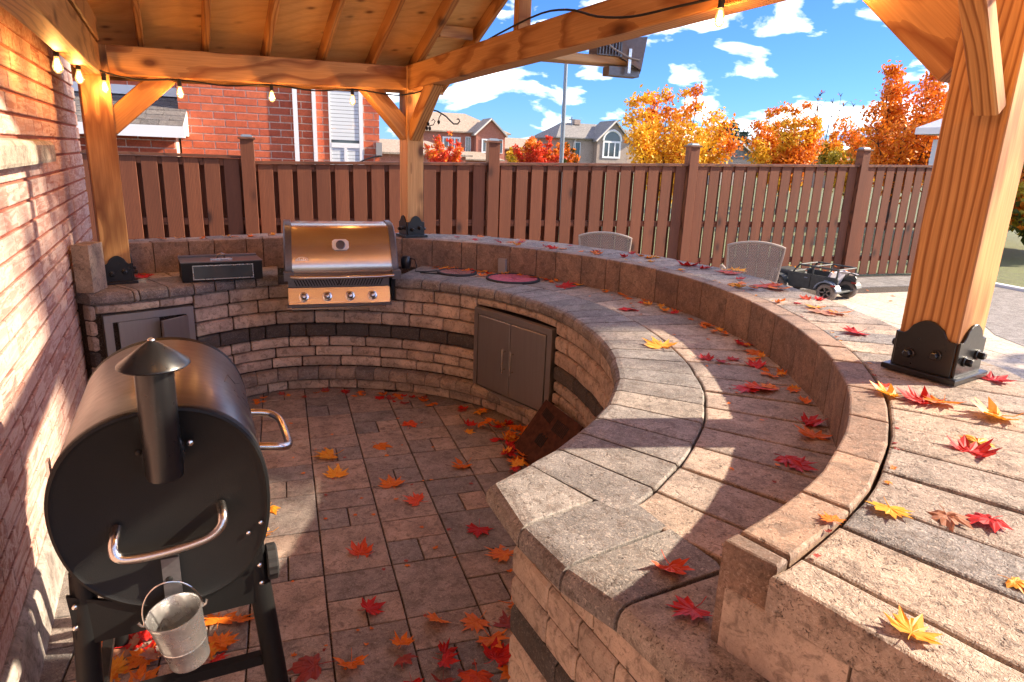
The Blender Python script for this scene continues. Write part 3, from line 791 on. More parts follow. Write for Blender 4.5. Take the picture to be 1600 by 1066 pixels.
MB().tube([(1.13,5.80,2.26),(1.20,5.75,2.262),(1.27,5.75,2.25),(1.34,5.75,2.215),(1.385,5.75,2.175),(1.41,5.75,2.155),(1.445,5.75,2.158),(1.462,5.75,2.18),(1.452,5.75,2.198),(1.435,5.75,2.195)], .006, 6).build('stem', M_blackgloss, vh)
MB().tube([(1.305,5.75,2.235),(1.285,5.75,2.205),(1.28,5.75,2.185)], .004, 6).build('twig', M_blackgloss, vh)
MB().tube([(1.20,5.75,2.13),(1.235,5.75,2.14),(1.25,5.75,2.17),(1.235,5.75,2.185),(1.22,5.75,2.17)], .004, 6).build('twig', M_blackgloss, vh)
for cx, cz in ((1.28,2.165),(1.19,2.145),(1.18,2.11),(1.205,2.11)):
    MB().lathe([(0,-.022),(.011,-.008),(.013,.006),(0,.020)], (cx,5.75,cz), 10).build('metal_leaf', M_blackgloss, vh, smooth=True)
stl = thing('string_lights', 'black string light cable with glowing amber bulbs along the pavilion beams', 'string lights', (0, 5.3, 2.35))
cab = [(-.80,2.40,2.47),(-.93,3.35,2.40),(-1.00,4.05,2.33),(-1.06,4.60,2.335),(-1.02,5.14,2.325),(-.85,5.235,2.305),(-.62,5.305,2.325),(-.32,5.405,2.315),(-.03,5.495,2.348),(.28,5.59,2.335),(.57,5.685,2.372),(.85,5.78,2.36),(1.00,5.86,2.37),(1.19,5.78,2.43),(1.33,5.10,2.62),(1.50,4.2,2.73),(1.575,3.80,2.715),(1.63,3.5,2.635),(1.70,3.25,2.60),(1.78,3.0,2.605),(1.865,2.72,2.615),(2.0,2.2,2.66),(2.12,1.5,2.84),(1.9,1.38,2.84),(1.2,1.18,2.82),(.5,.99,2.81),(-.1,.82,2.80)]
MB().tube(cab, .0065, 6, sm=4).build('cable', M_rubber, stl)
BULB_W = 4.2
def bulb(p, s=1.0):
    x, y, z = p
    so = MB(); so.lathe([(0,.034),(.011,.034),(.0135,.018),(.0135,-.008),(.010,-.010)], (x,y,z), 12); b = so.build('bulb', M_rubber, stl, smooth=True)
    gm = MB(); gm.lathe([(.010,-.010),(.013,-.022),(.021,-.045),(.0235,-.058),(.020,-.074),(.010,-.086),(0,-.089)], (x,y,z), 16); gm.build('bulb_glass', M_bulb, b, smooth=True)
    fm = MB()
    for k in (-1, 1): fm.tube([(x+k*.004,y,z-.02),(x+k*.009,y,z-.045),(x+k*.007,y,z-.066),(x+k*.002,y,z-.05)], .0028, 6)
    fm.build('filament', M_fil, b)
    ld = bpy.data.lights.new('bulb_glow', 'POINT'); ld.energy = BULB_W; ld.color = (1.0, .58, .25); ld.shadow_soft_size = .02
    lo = bpy.data.objects.new('bulb_glow', ld); put(lo, b, Matrix.Translation((x, y, z-.055)))
for p in ((-1.0,4.0,2.30),(-1.055,4.62,2.30),(-1.03,5.1,2.285),(-.62,5.30,2.293),(-.03,5.49,2.316),(.57,5.68,2.34),(1.20,5.74,2.41),(1.862,2.735,2.575),(-.80,2.42,2.435),(2.0,2.2,2.63),(1.9,1.38,2.80),(1.2,1.18,2.79),(.5,.99,2.78),(-.1,.82,2.77)): bulb(p)  # trailing bulbs hang out of view, added as warm fill under the roof

# ------------------------------------------------------------------ built-in gas grill
gr = thing('gas_grill', 'stainless built in gas grill with four knobs set into the curved counter', 'grill', (.39, 5.3, .95))
GX0, GX1, GY = 0.0, .785, 5.10
def gbox(n, x0, y0, z0, x1, y1, z1, mat, b=.004, parent=gr):
    return slab_mb([(x0,y0),(x1,y0),(x1,y1),(x0,y1)], z0, z1, b).build(n, mat, parent)
gbox('firebox', GX0+.02, 5.17, .775, GX1-.02, 5.66, 1.02, M_castgrey)
cp = MB(); sec = [(5.095, .787), (5.105, .787), (5.15, .985), (5.135, .985)]
sec = [(5.06,.79),(5.16,.79),(5.16,.905),(5.10,.905)]
cp.rings([[(x, y, z) for y, z in sec] for x in (GX0+.01, GX1-.03)]); cp.build('control_panel', M_steel, gr)
gbox('vent_panel', GX0+.012, 5.115, .908, GX1-.032, 5.16, .975, M_castgrey)
for i in range(32):
    x_ = GX0 + .05 + i*.021; k = 1 if i < 16 else -1
    m = MB(); m.rings([[(x_,5.110,.965),(x_+.008,5.110,.965),(x_+.008,5.114,.965),(x_,5.114,.965)], [(x_+k*.022,5.110,.918),(x_+.008+k*.022,5.110,.918),(x_+.008+k*.022,5.114,.918),(x_+k*.022,5.114,.918)]]); m.build('vent_slot', M_black, gr)
gbox('bottom_trim', GX0+.0, 5.05, .768, GX1-.02, 5.16, .787, M_castgrey); gbox('drip_tray_lip', GX0+.03, 5.065, .748, GX1-.06, 5.16, .762, M_steel)
for i in range(4):
    cx = GX0 + .118 + i*.168; n_ = Vector((0, -.945, .33)).normalized(); c_ = Vector((cx, 5.078, .842)); fr, _ = frame(c_, c_+n_)
    kb = MB(); kb.lathe([(.036,0),(.036,.008),(.030,.012)], (0,0,0), 20, m=fr @ Matrix.Rotation(R(90), 4, 'Y'), cap=True)
    K = kb.build('knob', M_chrome, gr, smooth=True)
    k2 = MB(); k2.lathe([(.024,.012),(.021,.030),(.012,.040),(0,.042)], (0,0,0), 18, m=fr @ Matrix.Rotation(R(90), 4, 'Y'), cap=False)
    k2.build('knob_grip', M_steel, K, smooth=True)
# hood: curved section
hs = [(5.115,.992),(5.105,1.02),(5.112,1.08),(5.14,1.17),(5.185,1.26),(5.245,1.33),(5.32,1.362),(5.46,1.366),(5.58,1.31),(5.62,1.2),(5.62,.992)]
def hx(z, side): return (GX0+.045 + .03*max(0, z-1.05)) if side < 0 else (GX1-.005 - .03*max(0, z-1.05))
hm = MB(); hm.rings([[(hx(z,-1), y, z) for y, z in hs], [(hx(z,1), y, z) for y, z in hs]]); hm.build('hood', M_steel, gr, smooth=True)
for sd_, xa, xb in ((-1, GX0-.012, GX0+.043), (1, GX1-.004, GX1+.045)):
    em_ = MB(); big_ = [(y + (5.36-y)*-.03 - .006, z + (.010 if z > 1.1 else 0)) for y, z in hs]
    def tap(x, sh): return [(x + .035*max(0, z-1.02)*(1 if sd_ < 0 else -1), y + sh*(5.36-y), z - sh*.4*(z-.99)) for y, z in big_]
    if sd_ < 0: em_.rings([tap(xa, .05), tap(xa+.008, 0), tap(xb, 0)])
    else: em_.rings([tap(xa, 0), tap(xb-.008, 0), tap(xb, .05)])
    ec = em_.build('hood_end_cap', M_castgrey, gr, smooth=True)
    gbox('handle_mount', xa-.004, 5.065, .965, xb+.012, 5.125, 1.035, M_castgrey, .008, ec)
hn = MB(); hn.tube([(GX0+.03,5.055,.998),(GX0+.10,5.048,.992),(GX0+.39,5.045,.990),(GX1-.10,5.048,.992),(GX1-.0,5.055,.998)], .014, 12); hn.build('lid_handle', M_chrome, gr, smooth=True)
tn = Vector((0, -.90, .40)).normalized(); tcn = Vector((.40, 5.148, 1.215)); fr, _ = frame(tcn, tcn+tn); 
tb = MB(); Q = [( .008 if k else 0, a, b) for k in (0, 1) for a, b in ((-.040,-.036),(.040,-.036),(.058,-.018),(.058,.030),(.040,.046),(-.040,.046),(-.058,.030),(-.058,-.018))]
tb.rings([[(x, a*1.05, b*1.05) for x, a, b in Q[:8]], Q[8:]]); T_ = tb.build('thermometer_plate', M_plate, gr, fr)
td = MB(); td.lathe([(.034,.008),(.034,.020),(.028,.022),(.026,.016),(0,.016)], (0,.0,.0), 24, m=Matrix.Rotation(R(90), 4, 'Y')); td.build('thermometer_dial', M_castgrey, T_, fr, smooth=True)
lg = MB(); lz = Vector((.115, 5.125, 1.115)); fr2, _ = frame(lz, lz + Vector((0,-.95,.3)))
lg.box(0, -.045, -.010, .003, .045, -.005)
for k, (a, b) in enumerate(((-.030,.004),(-.015,.010),(.0,.004),(.014,.008),(.028,.003))): lg.box(0, a-.005, -.004, .004, a+.005, b)
lg.tube([(.003,-.045,-.004),(.003,-.02,.014),(.003,.01,.018),(.003,.042,.008),(.003,.046,-.008)], .0022, 5); lg.build('badge', M_plate, gr, fr2)
gbox('side_shade_box', GX1+.002, 5.20, .775, GX1+.028, 5.34, .95, M_black, .004)  # black box standing in for the shade at the grill's right side

# ------------------------------------------------------------------ countertop box oven
ov = thing('tabletop_oven', 'low black tabletop oven with glass front and metal lid handle', 'oven', (-.42, 5.35, .952))
om, _ = frame((-.70, 5.17, .952), (-.155, 5.272, .952))
OW, OD, OH = .545, .30, .135
m = MB(); m.rings([[(0,0,0),(OW,0,0),(OW,0,OH),(0,0,OH)], [(0,OD,0),(OW,OD,0),(OW,OD,OH-.01),(0,OD,OH-.01)]]); m.build('case', M_black, ov, om)
MB().box(-.004,-.004,OH+.001,OW+.004,OD,OH+.008).build('lid', M_lid, ov, om)
MB().box(0.0,OD-.05,OH+.009,OW,OD,OH+.018).build('hinge_bar', M_castgrey, ov, om)
MB().box(.075,-.006,.022,.475,-.001,.112).build('glass_panel', M_glassdk, ov, om)
for x0, z0, x1, z1 in ((.070,.015,.480,.021),(.070,.113,.480,.119),(.070,.0215,.0755,.1125),(.4745,.0215,.480,.1125)): MB().box(x0,-.009,z0,x1,-.0015,z1).build('window_frame', M_galv, ov, om)
MB().box(.20,.09,OH+.009,.35,.115,OH+.016).build('handle_plate', M_galv, ov, om)
MB().tube([(.255,.16,OH+.009),(.257,.15,OH+.035),(.28,.15,OH+.042),(.303,.15,OH+.035),(.305,.16,OH+.009)], .008, 8).build('lid_handle', M_chrome, ov, om, smooth=True)

# ------------------------------------------------------------------ stone block leaning by the wall, adapter, outlet, mats
blk = slab_mb([(-1.285,4.885),(-1.185,4.865),(-1.145,5.05),(-1.245,5.07)], .952, 1.262, .005).build('stone_block', M_sand)
tag(blk, 'upright buff stone block standing on the counter against the brick wall', 'stone block')
ad_ = thing('black_power_adapter', 'small black plug box with looped cord on the counter right of the grill', 'power adapter', (.97, 5.6, .952))
m = MB(); m.lathe([(0,.125),(.030,.122),(.042,.10),(.044,.06),(.036,.022),(.0,.018)], (.955,5.50,.955), 14, cap=False); m.build('housing', M_blackgloss, ad_, smooth=True)
MB().tube([(.985,5.48,1.06),(1.02,5.46,1.055),(1.035,5.45,1.0),(1.02,5.43,.962),(1.10,5.42,.957),(1.25,5.47,.956),(1.42,5.43,.956),(1.46,5.33,.956),(1.38,5.27,.956),(1.22,5.30,.956),(1.05,5.38,.957)], .005, 6).build('cord', M_rubber, ad_)
ou = Vector(pol(42.6, rD(42.6) - .016)); om2, _ = frame((ou.x, ou.y, .952), (ou.x + math.sin(R(42.6)), ou.y - math.cos(R(42.6)), .952))
ob = MB().box(-.035, -.014, 0, .035, .014, .125).build('outlet_cover', M_greyplastic, None, om2); tag(ob, 'grey weatherproof outlet cover against the low curved wall behind the pink mat', 'outlet cover')
def mat_thing(c, r, label, m1):
    t_ = thing('woven_mat', label, 'mat', (c[0], c[1], ZC), 'round woven mats on the counter')
    d = MB(); N = 72
    rs = []
    for j, rr in enumerate([0.001, .2, .4, .6, .8, 1.0]):
        rs.append([(c[0] + r*rr*math.cos(2*math.pi*k/N + j*.04), c[1] + r*rr*math.sin(2*math.pi*k/N + j*.04), .957 + (.004 if k % 2 else .0015)*(1 if j else .6)) for k in range(N)])
    d.rings(rs, cap=False); d.build('woven_disc', m1, t_)
    q = MB(); q.tube([(c[0] + r*1.05*math.cos(2*math.pi*k/40), c[1] + r*1.05*math.sin(2*math.pi*k/40), .957) for k in range(41)], .012, 6); q.build('border', M_matdark, t_, smooth=True)
mat_thing((1.74, 5.02), .20, 'pink red woven round mat below the grey outlet cover', M_mat)
mat_thing((1.36, 5.36), .15, 'smaller dull woven mat ringed by a black cord', M_matdull)

# ------------------------------------------------------------------ steel access doors
def chord(p0, p1, off=.012):
    a = Vector(pol(p0, rA(p0)+.03)); b = Vector(pol(p1, rA(p1)+.03)); d = (b-a).normalized(); n = Vector((-d.y, d.x))
    if n.dot(O-a) < 0: n = -n
    return a + n*off, b + n*off, n
a, b, n_ = chord(38.2, 10.8, .005)
L = (b-a).length
dm = Matrix.Identity(4); d = (b-a).normalized()
for i, v in enumerate((Vector((d.x,d.y,0)), Vector((n_.x,n_.y,0)), Vector((0,0,1)))):
    for j in range(3): dm[j][i] = v[j]
dm[0][3], dm[1][3], dm[2][3] = a.x, a.y, .137
H_ = .660
d1 = thing('access_door', 'grey steel double access door closed in the right part of the curved wall', 'access door', (a.x, a.y, .14), 'steel access doors in the counter wall')
MB().box(.005,-.10,.005,L-.005,-.03,H_-.005).build('cabinet_back', M_black, d1, dm)
for q in ((0,0,.0,L,.012,.045),(0,0,H_-.045,L,.012,H_),(0,0,.0455,.045,.012,H_-.0455),(L-.045,0,.0455,L,.012,H_-.0455)):
    MB().box(q[0],q[1]-.03,q[2],q[3],q[4]+.008,q[5]).build('frame', M_steeldoor, d1, dm)
for x0, x1, hx_ in ((.052, L/2-.004, L/2-.045), (L/2+.004, L-.058, L/2+.045)):
    dd = MB(); dd.rings([[(x0,.0,.052),(x1,.0,.052),(x1,.0,H_-.052),(x0,.0,H_-.052)], [(x0,.018,.052),(x1,.018,.052),(x1,.018,H_-.052),(x0,.018,H_-.052)], [(x0+.004,.022,.056),(x1-.004,.022,.056),(x1-.004,.022,H_-.056),(x0+.004,.022,H_-.056)]])
    D_ = dd.build('door_panel', M_steeldoor, d1, dm)
    MB().tube([(hx_,.05,.235),(hx_,.05,.42)], .008, 10).tube([(hx_,.02,.26),(hx_,.05,.26)], .006, 8).tube([(hx_,.02,.395),(hx_,.05,.395)], .006, 8).build('handle', M_steel, D_, dm, smooth=True)
a, b, n_ = chord(132.5, 112.6, .012)
L = (b-a).length; d = (b-a).normalized(); dm = Matrix.Identity(4)
for i, v in enumerate((Vector((d.x,d.y,0)), Vector((n_.x,n_.y,0)), Vector((0,0,1)))):
    for j in range(3): dm[j][i] = v[j]
dm[0][3], dm[1][3], dm[2][3] = a.x, a.y, .137
d2 = thing('access_door', 'steel access door frame with one leaf swung open behind the smoker', 'access door', (a.x, a.y, .14), 'steel access doors in the counter wall')
MB().box(.05,-.30,.005,L-.05,-.05,H_-.005).build('cabinet_back', M_black, d2, dm)
for q in ((0,0,.0,L,.012,.05),(0,0,H_-.05,L,.012,H_),(0,0,.0505,.05,.012,H_-.0505),(L-.05,0,.0505,L,.012,H_-.0505)):
    MB().box(q[0],q[1]-.03,q[2],q[3],q[4]+.008,q[5]).build('frame', M_steeldoor, d2, dm)
MB().box(.085,-.010,.06,L*.60,.012,H_-.055).build('door_panel', M_steeldoor, d2, dm)
oq = Matrix.Translation((L-.055,.022,0)) @ Matrix.Rotation(R(-24), 4, 'Z')
MB().box(-.21,0,.052,0,.02,H_-.058).build('door_panel', M_steeldoor, d2, dm @ oq)

# ------------------------------------------------------------------ rusty cut iron panel leaning on the ledge
P0, P1, P2, P3 = Vector((1.395,3.90,.004)), Vector((1.440,3.42,.004)), Vector((1.680,3.46,.31)), Vector((1.615,4.02,.315))
xa = (P1-P0).normalized(); ya = (P3-P0); ya = (ya - xa*ya.dot(xa)).normalized(); za = xa.cross(ya); pm = Matrix.Identity(4)
for i, v in enumerate((xa, ya, za)):
    for j in range(3): pm[j][i] = v[j]
for j in range(3): pm[j][3] = P0[j]
W_, H2_ = .50, .40
rp_ = thing('rusty_iron_panel', 'rusty cut out iron panel leaning on the stone ledge below the access door', 'iron panel', P0)
MB().box(0,0,-.004,W_,H2_,.004).build('plate', M_rust, rp_, pm)
for k in range(9):
    x0 = .06 + k*.016; MB().box(x0,.30-.002*k,-.0062,x0+.007,.36-.002*k,.0062).build('slot', M_black, rp_, pm)
for k in range(9):
    x0 = .25 + k*.018; MB().box(x0,.26,-.0062,x0+.007,.34,.0062).build('slot', M_black, rp_, pm)
for k in range(6):
    x0 = .17 + k*.018; MB().box(x0,.13,-.0062,x0+.011,.20+(.01 if k % 2 else 0),.0062).build('slot', M_black, rp_, pm)

# ------------------------------------------------------------------ pellet smoker
sm = thing('pellet_smoker', 'black barrel pellet smoker on tubular legs close to the brick wall', 'smoker', (-.40, 2.2, 0))
ax = Vector((-.12, .993, 0)).normalized(); rx = Vector((.993, .12, 0)).normalized(); c0 = Vector((-.37, 1.88, 0))
mS = Matrix.Identity(4)
for i, v in enumerate((rx, ax, Vector((0,0,1)))):
    for j in range(3): mS[j][i] = v[j]
for j in range(3): mS[j][3] = c0[j]
OUT = [(-.262,.94),(-.252,1.02),(-.222,1.095),(-.170,1.155),(-.100,1.195),(-.02,1.215),(.06,1.217),(.14,1.198),(.21,1.155),(.262,1.085),(.288,1.00),(.293,.91),(.286,.82),(.262,.735),(.215,.665),(.145,.618),(.06,.60),(-.02,.603),(-.10,.632),(-.17,.685),(-.220,.755),(-.250,.84)]
def smooth_ring(P, k=2):
    for _ in range(k):
        Q = []
        for i in range(len(P)):
            a_, b_ = P[i], P[(i+1) % len(P)]
            Q += [(.75*a_[0]+.25*b_[0], .75*a_[1]+.25*b_[1]), (.25*a_[0]+.75*b_[0], .25*a_[1]+.75*b_[1])]
        P = Q
    return P
OS = smooth_ring([(x*1.01, (z-.91)*1.01+.91) for x, z in OUT], 2)
def oring(y, sc): return [(.02 + (x-.02)*sc, y, .91 + (z-.91)*sc) for x, z in OS]
m = MB(); m.rings([oring(-.004,.93), oring(-.010,.965), oring(-.008,.99), oring(.0,1.0), oring(.018,1.0), oring(.024,.985), oring(.03,.98)]); m.build('end_cap', M_black, sm, mS, smooth=True)
lid_i = [i for i, (x, z) in enumerate(OS)]
SL = .74
lid = MB(); n2 = len(OS)
arcL = [k for k in range(n2) if OS[k][1] > .80]
# shell split into lid (above) and barrel (below)
def shell(name, keep, mat, scale=.985):
    idx = [k for k in range(n2) if keep(OS[k])]
    # rotate to be contiguous
    for s_ in range(n2):
        if s_ in idx and (s_-1) % n2 not in idx: st = s_; break
    seq = []; k = st
    while k in idx and len(seq) < len(idx): seq.append(k); k = (k+1) % n2
    m = MB(); rings = []
    for y, sc in ((.030, scale-.006), (.036, scale), (.25, scale), (SL-.02, scale), (SL, scale-.02)):
        o = [(.02 + (OS[q][0]-.02)*sc, y, .91 + (OS[q][1]-.91)*sc) for q in seq]; ii = [(.02 + (OS[q][0]-.02)*(sc-.02), y, .91 + (OS[q][1]-.91)*(sc-.02)) for q in reversed(seq)]
        rings.append(o + ii)
    m.rings(rings); return m.build(name, mat, sm, mS, smooth=True)
shell('lid', lambda p: p[1] > .80 and not (p[0] < -.1 and p[1] < 1.0), M_lid); shell('barrel', lambda p: p[1] <= .815 or (p[0] < -.05 and p[1] <= 1.01), M_black, .975)
m = MB(); m.rings([oring(SL-.012,.97), oring(SL+.012,.99), oring(SL+.02,.95)]); m.build('end_cap', M_black, sm, mS, smooth=True)
def rivet(x, y, z, nx, ny, nz, r=.0075, mat=M_chrome, nm='rivet'):
    f_, _ = frame((x,y,z), (x+nx,y+ny,z+nz)); q = MB(); q.lathe([(r,0),(r*.85,r*.4),(r*.4,r*.65),(0,r*.7)], (0,0,0), 12, m=Matrix.Rotation(R(90), 4, 'Y')); q.build(nm, mat, sm, mS @ f_, smooth=True)
for x, z in ((.226,.795),(.262,.822),(.095,1.11)): rivet(x, -.010, z, 0, -1, 0)
for x, z in ((.25,.68),(.252,.618),(-.226,.671),(-.232,.605)): rivet(x, -.012, z, 0, -1, 0, .008)
# front handle with recessed pan behind
h = MB(); h.tube([(-.105,-.008,.885),(-.110,-.045,.870),(-.112,-.062,.845),(-.098,-.068,.825),(-.06,-.07,.818),(.01,-.07,.820),(.09,-.07,.832),(.130,-.068,.845),(.155,-.062,.868),(.160,-.045,.892),(.158,-.008,.905)], .0145, 14, sm=5); h.build('drawer_handle', M_steel, sm, mS, smooth=True)
# hanging bracket
MB().box(-.008,-.026,.648,.038,-.020,.772).box(-.008,-.045,.648,.038,-.0265,.654).box(-.008,-.020,.764,.038,-.011,.772).build('hook_bracket', M_castgrey, sm, mS)
rivet(.008, -.026, .705, 0, -1, 0, .010, M_black, 'hook_pin')
# chimney
ch = MB(); ch.lathe([(0,1.045),(.043,1.047),(.046,1.055),(.046,1.355),(.040,1.356)], (.030,-.075,0), 32); ch.build('chimney_pipe', M_blackgloss, sm, mS, smooth=True)
cc = MB(); cc.lathe([(.0,1.352),(.080,1.356),(.085,1.360),(.083,1.366),(.030,1.408),(.012,1.420),(.008,1.424),(.0,1.426)], (.032,-.075,0), 40); cc.build('chimney_cap', M_blackgloss, sm, mS, smooth=True)
rivet(.032,-.075,1.424,0,0,1,.009,M_galv,'cap_nut')
MB().tube([(.030,-.075,1.10),(.030,-.01,1.10)], .052, 20).build('chimney_elbow', M_black, sm, mS, smooth=True)
rivet(.095,-.030,1.115,0,-1,0,.010); rivet(-.030,-.025,1.105,0,-1,0,.010,M_black)
# lid handle on the right side
MB().tube([(.270,.255,.955),(.335,.252,.945),(.368,.262,.935),(.388,.30,.925),(.392,.40,.92),(.388,.52,.925),(.368,.565,.935),(.335,.575,.945),(.270,.572,.955)], .0135, 14, sm=5).build('lid_handle', M_steel, sm, mS, smooth=True)
rivet(-.02, .35, 1.20, -.1, 0, 1, .008); rivet(.06, .66, 1.203, 0, 0, 1, .010, M_castgrey)
# incised mountain outline on the lid
def lidpt(u, y):
    k = u*len(OS); i = int(k) % len(OS); f = k - int(k); a_, b_ = OS[i], OS[(i+1) % len(OS)]
    x, z = a_[0]+(b_[0]-a_[0])*f, a_[1]+(b_[1]-a_[1])*f
    return (.02+(x-.02)*.9865, y, .91+(z-.91)*.9865)
emb = MB()
for seg in ([(.345,.36),(.355,.47),(.372,.44),(.39,.52)], [(.365,.34),(.395,.38),(.42,.44)], [(.372,.31),(.40,.33),(.43,.39)], [(.40,.46),(.425,.50),(.44,.48)], [(.425,.43),(.45,.46)], [(.43,.50),(.46,.53),(.45,.47)], [(.405,.40),(.43,.41)], [(.445,.40),(.46,.43),(.475,.47)], [(.45,.36),(.475,.40),(.47,.44)]):
    emb.tube([lidpt(u, y) for u, y in seg], .0016, 4)
emb.build('embossed_mark', M_castgrey, sm, mS)
# legs, apron and shelf
def leg(x0, y0, z0, x1, y1, r=.033):
    m = MB(); m.tube([(x0,y0,z0),(x0+(x1-x0)*.5,y0+(y1-y0)*.5,z0*.5),(x1,y1,.01)], r, 18); return m.build('leg', M_black, sm, mS, smooth=True)
leg(-.222,.03,.66,-.250,.02,0); [bpy.data.objects.remove(o) for o in list(sm.children)[-1:]]
leg(-.205,.035,.75,-.245,.0); leg(.235,.035,.75,.300,.0); leg(-.20,.68,.70,-.24,.70); leg(.235,.68,.70,.30,.70)
for yy in (.0, .70):
    ap = MB(); pts = [(-.245,.70),(-.235,.535),(.262,.545),(.262,.735),(.20,.66),(.10,.608),(-.03,.602),(-.15,.66)]
    ap.rings([[(x, yy, z) for x, z in pts], [(x, yy+.012, z) for x, z in pts]]); ap.build('apron', M_black, sm, mS)
MB().box(-.225,.02,.295,.285,.05,.33).box(-.225,.66,.295,.285,.69,.33).box(-.225,.0505,.30,-.195,.6595,.325).box(.26,.0505,.30,.285,.6595,.325).build('shelf_rail', M_black, sm, mS)
kn = MB(); kn.rings([[(x, .03 + r*math.cos(2*math.pi*i/28)*(1 if i % 2 else .95), .66 + r*math.sin(2*math.pi*i/28)*(1 if i % 2 else .95)) for i in range(28)] for x, r in ((.272,.050),(.276,.056),(.300,.056),(.305,.048))]); kn.build('side_knob', M_rubber, sm, mS)
MB().box(-.262,.10,1.00,-.255,.13,1.06).build('hinge_plate', M_chrome, sm, mS)

# ------------------------------------------------------------------ galvanised grease bucket hanging in front
bk = thing('galvanised_bucket', 'small galvanised bucket hanging from the hook on the smoker end', 'bucket', mS @ Vector((.02,-.12,.48)))
bm_ = mS @ Matrix.Translation((.016,-.115,.655)) @ Matrix.Rotation(R(-9), 4, 'Y') @ Matrix.Rotation(R(4), 4, 'X')
pr = [(.0,-.172),(.050,-.172),(.0535,-.170),(.0545,-.160),(.0535,-.156),(.0600,-.105),(.0622,-.101),(.0608,-.097),(.0622,-.092),(.0612,-.088),(.0705,-.006),(.0735,-.003),(.0735,.003),(.0700,.004),(.0675,-.004),(.0600,-.085),(.0590,-.095),(.0515,-.160),(.0,-.166)]
b_ = MB(); b_.lathe(pr, (0,0,0), 40); b_.build('pail', M_galv, bk, bm_, smooth=True)
hp = [(.074*math.cos(t_), 0, .0 + .105*math.sin(t_)) for t_ in [math.pi*i/20 for i in range(21)]]
b_ = MB(); b_.tube([(.079,0,-.012)] + hp + [(-.079,0,-.012)], .0022, 8); b_.build('bail_handle', M_chrome, bk, bm_ , smooth=True)
for s_ in (-1, 1): MB().tube([(s_*.070,0,-.012),(s_*.082,0,-.006),(s_*.088,0,.008)], .004, 8).build('handle_ear', M_chrome, bk, bm_, smooth=True)

# ------------------------------------------------------------------ fence
fen = thing('board_fence', 'long reddish brown board fence with capped posts behind the patio', 'fence', (4, 9.65, 0))
FY = 9.60
def ftop(x): return 1.80 if x < -.45 else 1.735 + (x+.33)*.0275
posts = [-3.9, -.39, 2.95, 6.32, 9.84, 13.3]
def fbox(n, x0, y0, z0, x1, y1, z1, mat=M_fence, parent=fen, b=.004):
    return slab_mb([(x0,y0),(x1,y0),(x1,y1),(x0,y1)], z0, z1, b).build(n, mat, parent)
def vboard(name, x, y, w, z0, z1, th=.02):
    m = MB(); b = .003; ln = random.uniform(-.002, .002)
    sec = [(-w/2+b,-th/2),(w/2-b,-th/2),(w/2,-th/2+b),(w/2,th/2-b),(w/2-b,th/2),(-w/2+b,th/2),(-w/2,th/2-b),(-w/2,-th/2+b)]
    m.rings([[(0, u, v) for u, v in sec], [(z1-z0, u+ln, v) for u, v in sec]])
    fr_ = Matrix(((0,1,0,x),(0,0,1,y),(1,0,0,z0),(0,0,0,1)))
    return m.build(name, M_fence, fen, fr_)
for p in posts:
    zt = 2.0 + (.03 if p > 0 else 0) + max(0, p)*.022
    P_ = vboard('post', p, FY+.02, .165, -.05, zt, .165)
    c_ = slab_mb([(p-.105,FY-.085),(p+.105,FY-.085),(p+.105,FY+.125),(p-.105,FY+.125)], zt+.001, zt+.028, .006).build('post_cap', M_fencecap, P_)
    slab_mb([(p-.07,FY-.05),(p+.07,FY-.05),(p+.07,FY+.09),(p-.07,FY+.09)], zt+.029, zt+.062, .025).build('cap_top', M_grey, P_)
for a_, b_ in zip(posts, posts[1:]):
    x0, x1 = a_+.085, b_-.085
    n = max(1, round((x1-x0)/.2425)); st = (x1-x0)/n
    for i in range(n):
        x = x0 + st*(i+.5); zt = ftop(x)
        vboard('board', x, FY + random.uniform(-.002, .002), .180 + random.uniform(-.005, .005), .03, zt-.045, .02)
        vboard('back_board', x+st/2, FY+.105, .145, .03, zt-.10, .02)
        if i == 0: vboard('back_board', x-st/2, FY+.105, .145, .03, zt-.10, .02)
    for za, zb, rel in ((.28,.37,0),(.90,.99,0),(None,None,1)):
        m = MB(); z_a, z_b = (ftop(x0+.01), ftop(x1)); 
        if rel:
            m.add([(x0,FY-.035,z_a-.042),(x1,FY-.035,z_b-.042),(x1,FY+.15,z_b-.042),(x0,FY+.15,z_a-.042),(x0,FY-.035,z_a-.006),(x1,FY-.035,z_b-.006),(x1,FY+.15,z_b-.006),(x0,FY+.15,z_a-.006)],
                  [(0,3,2,1),(4,5,6,7),(0,1,5,4),(1,2,6,5),(2,3,7,6),(3,0,4,7)]); m.build('top_rail', M_fencecap, fen)
            m = MB().add([(x0,FY+.012,z_a-.14),(x1,FY+.012,z_b-.14),(x1,FY+.05,z_b-.14),(x0,FY+.05,z_a-.14),(x0,FY+.012,z_a-.046),(x1,FY+.012,z_b-.046),(x1,FY+.05,z_b-.046),(x0,FY+.05,z_a-.046)],
                  [(0,3,2,1),(4,5,6,7),(0,1,5,4),(1,2,6,5),(2,3,7,6),(3,0,4,7)]); m.build('back_rail', M_fence, fen)
        else: m.box(x0, FY+.012, za, x1, FY+.092, zb).build('back_rail', M_fence, fen)

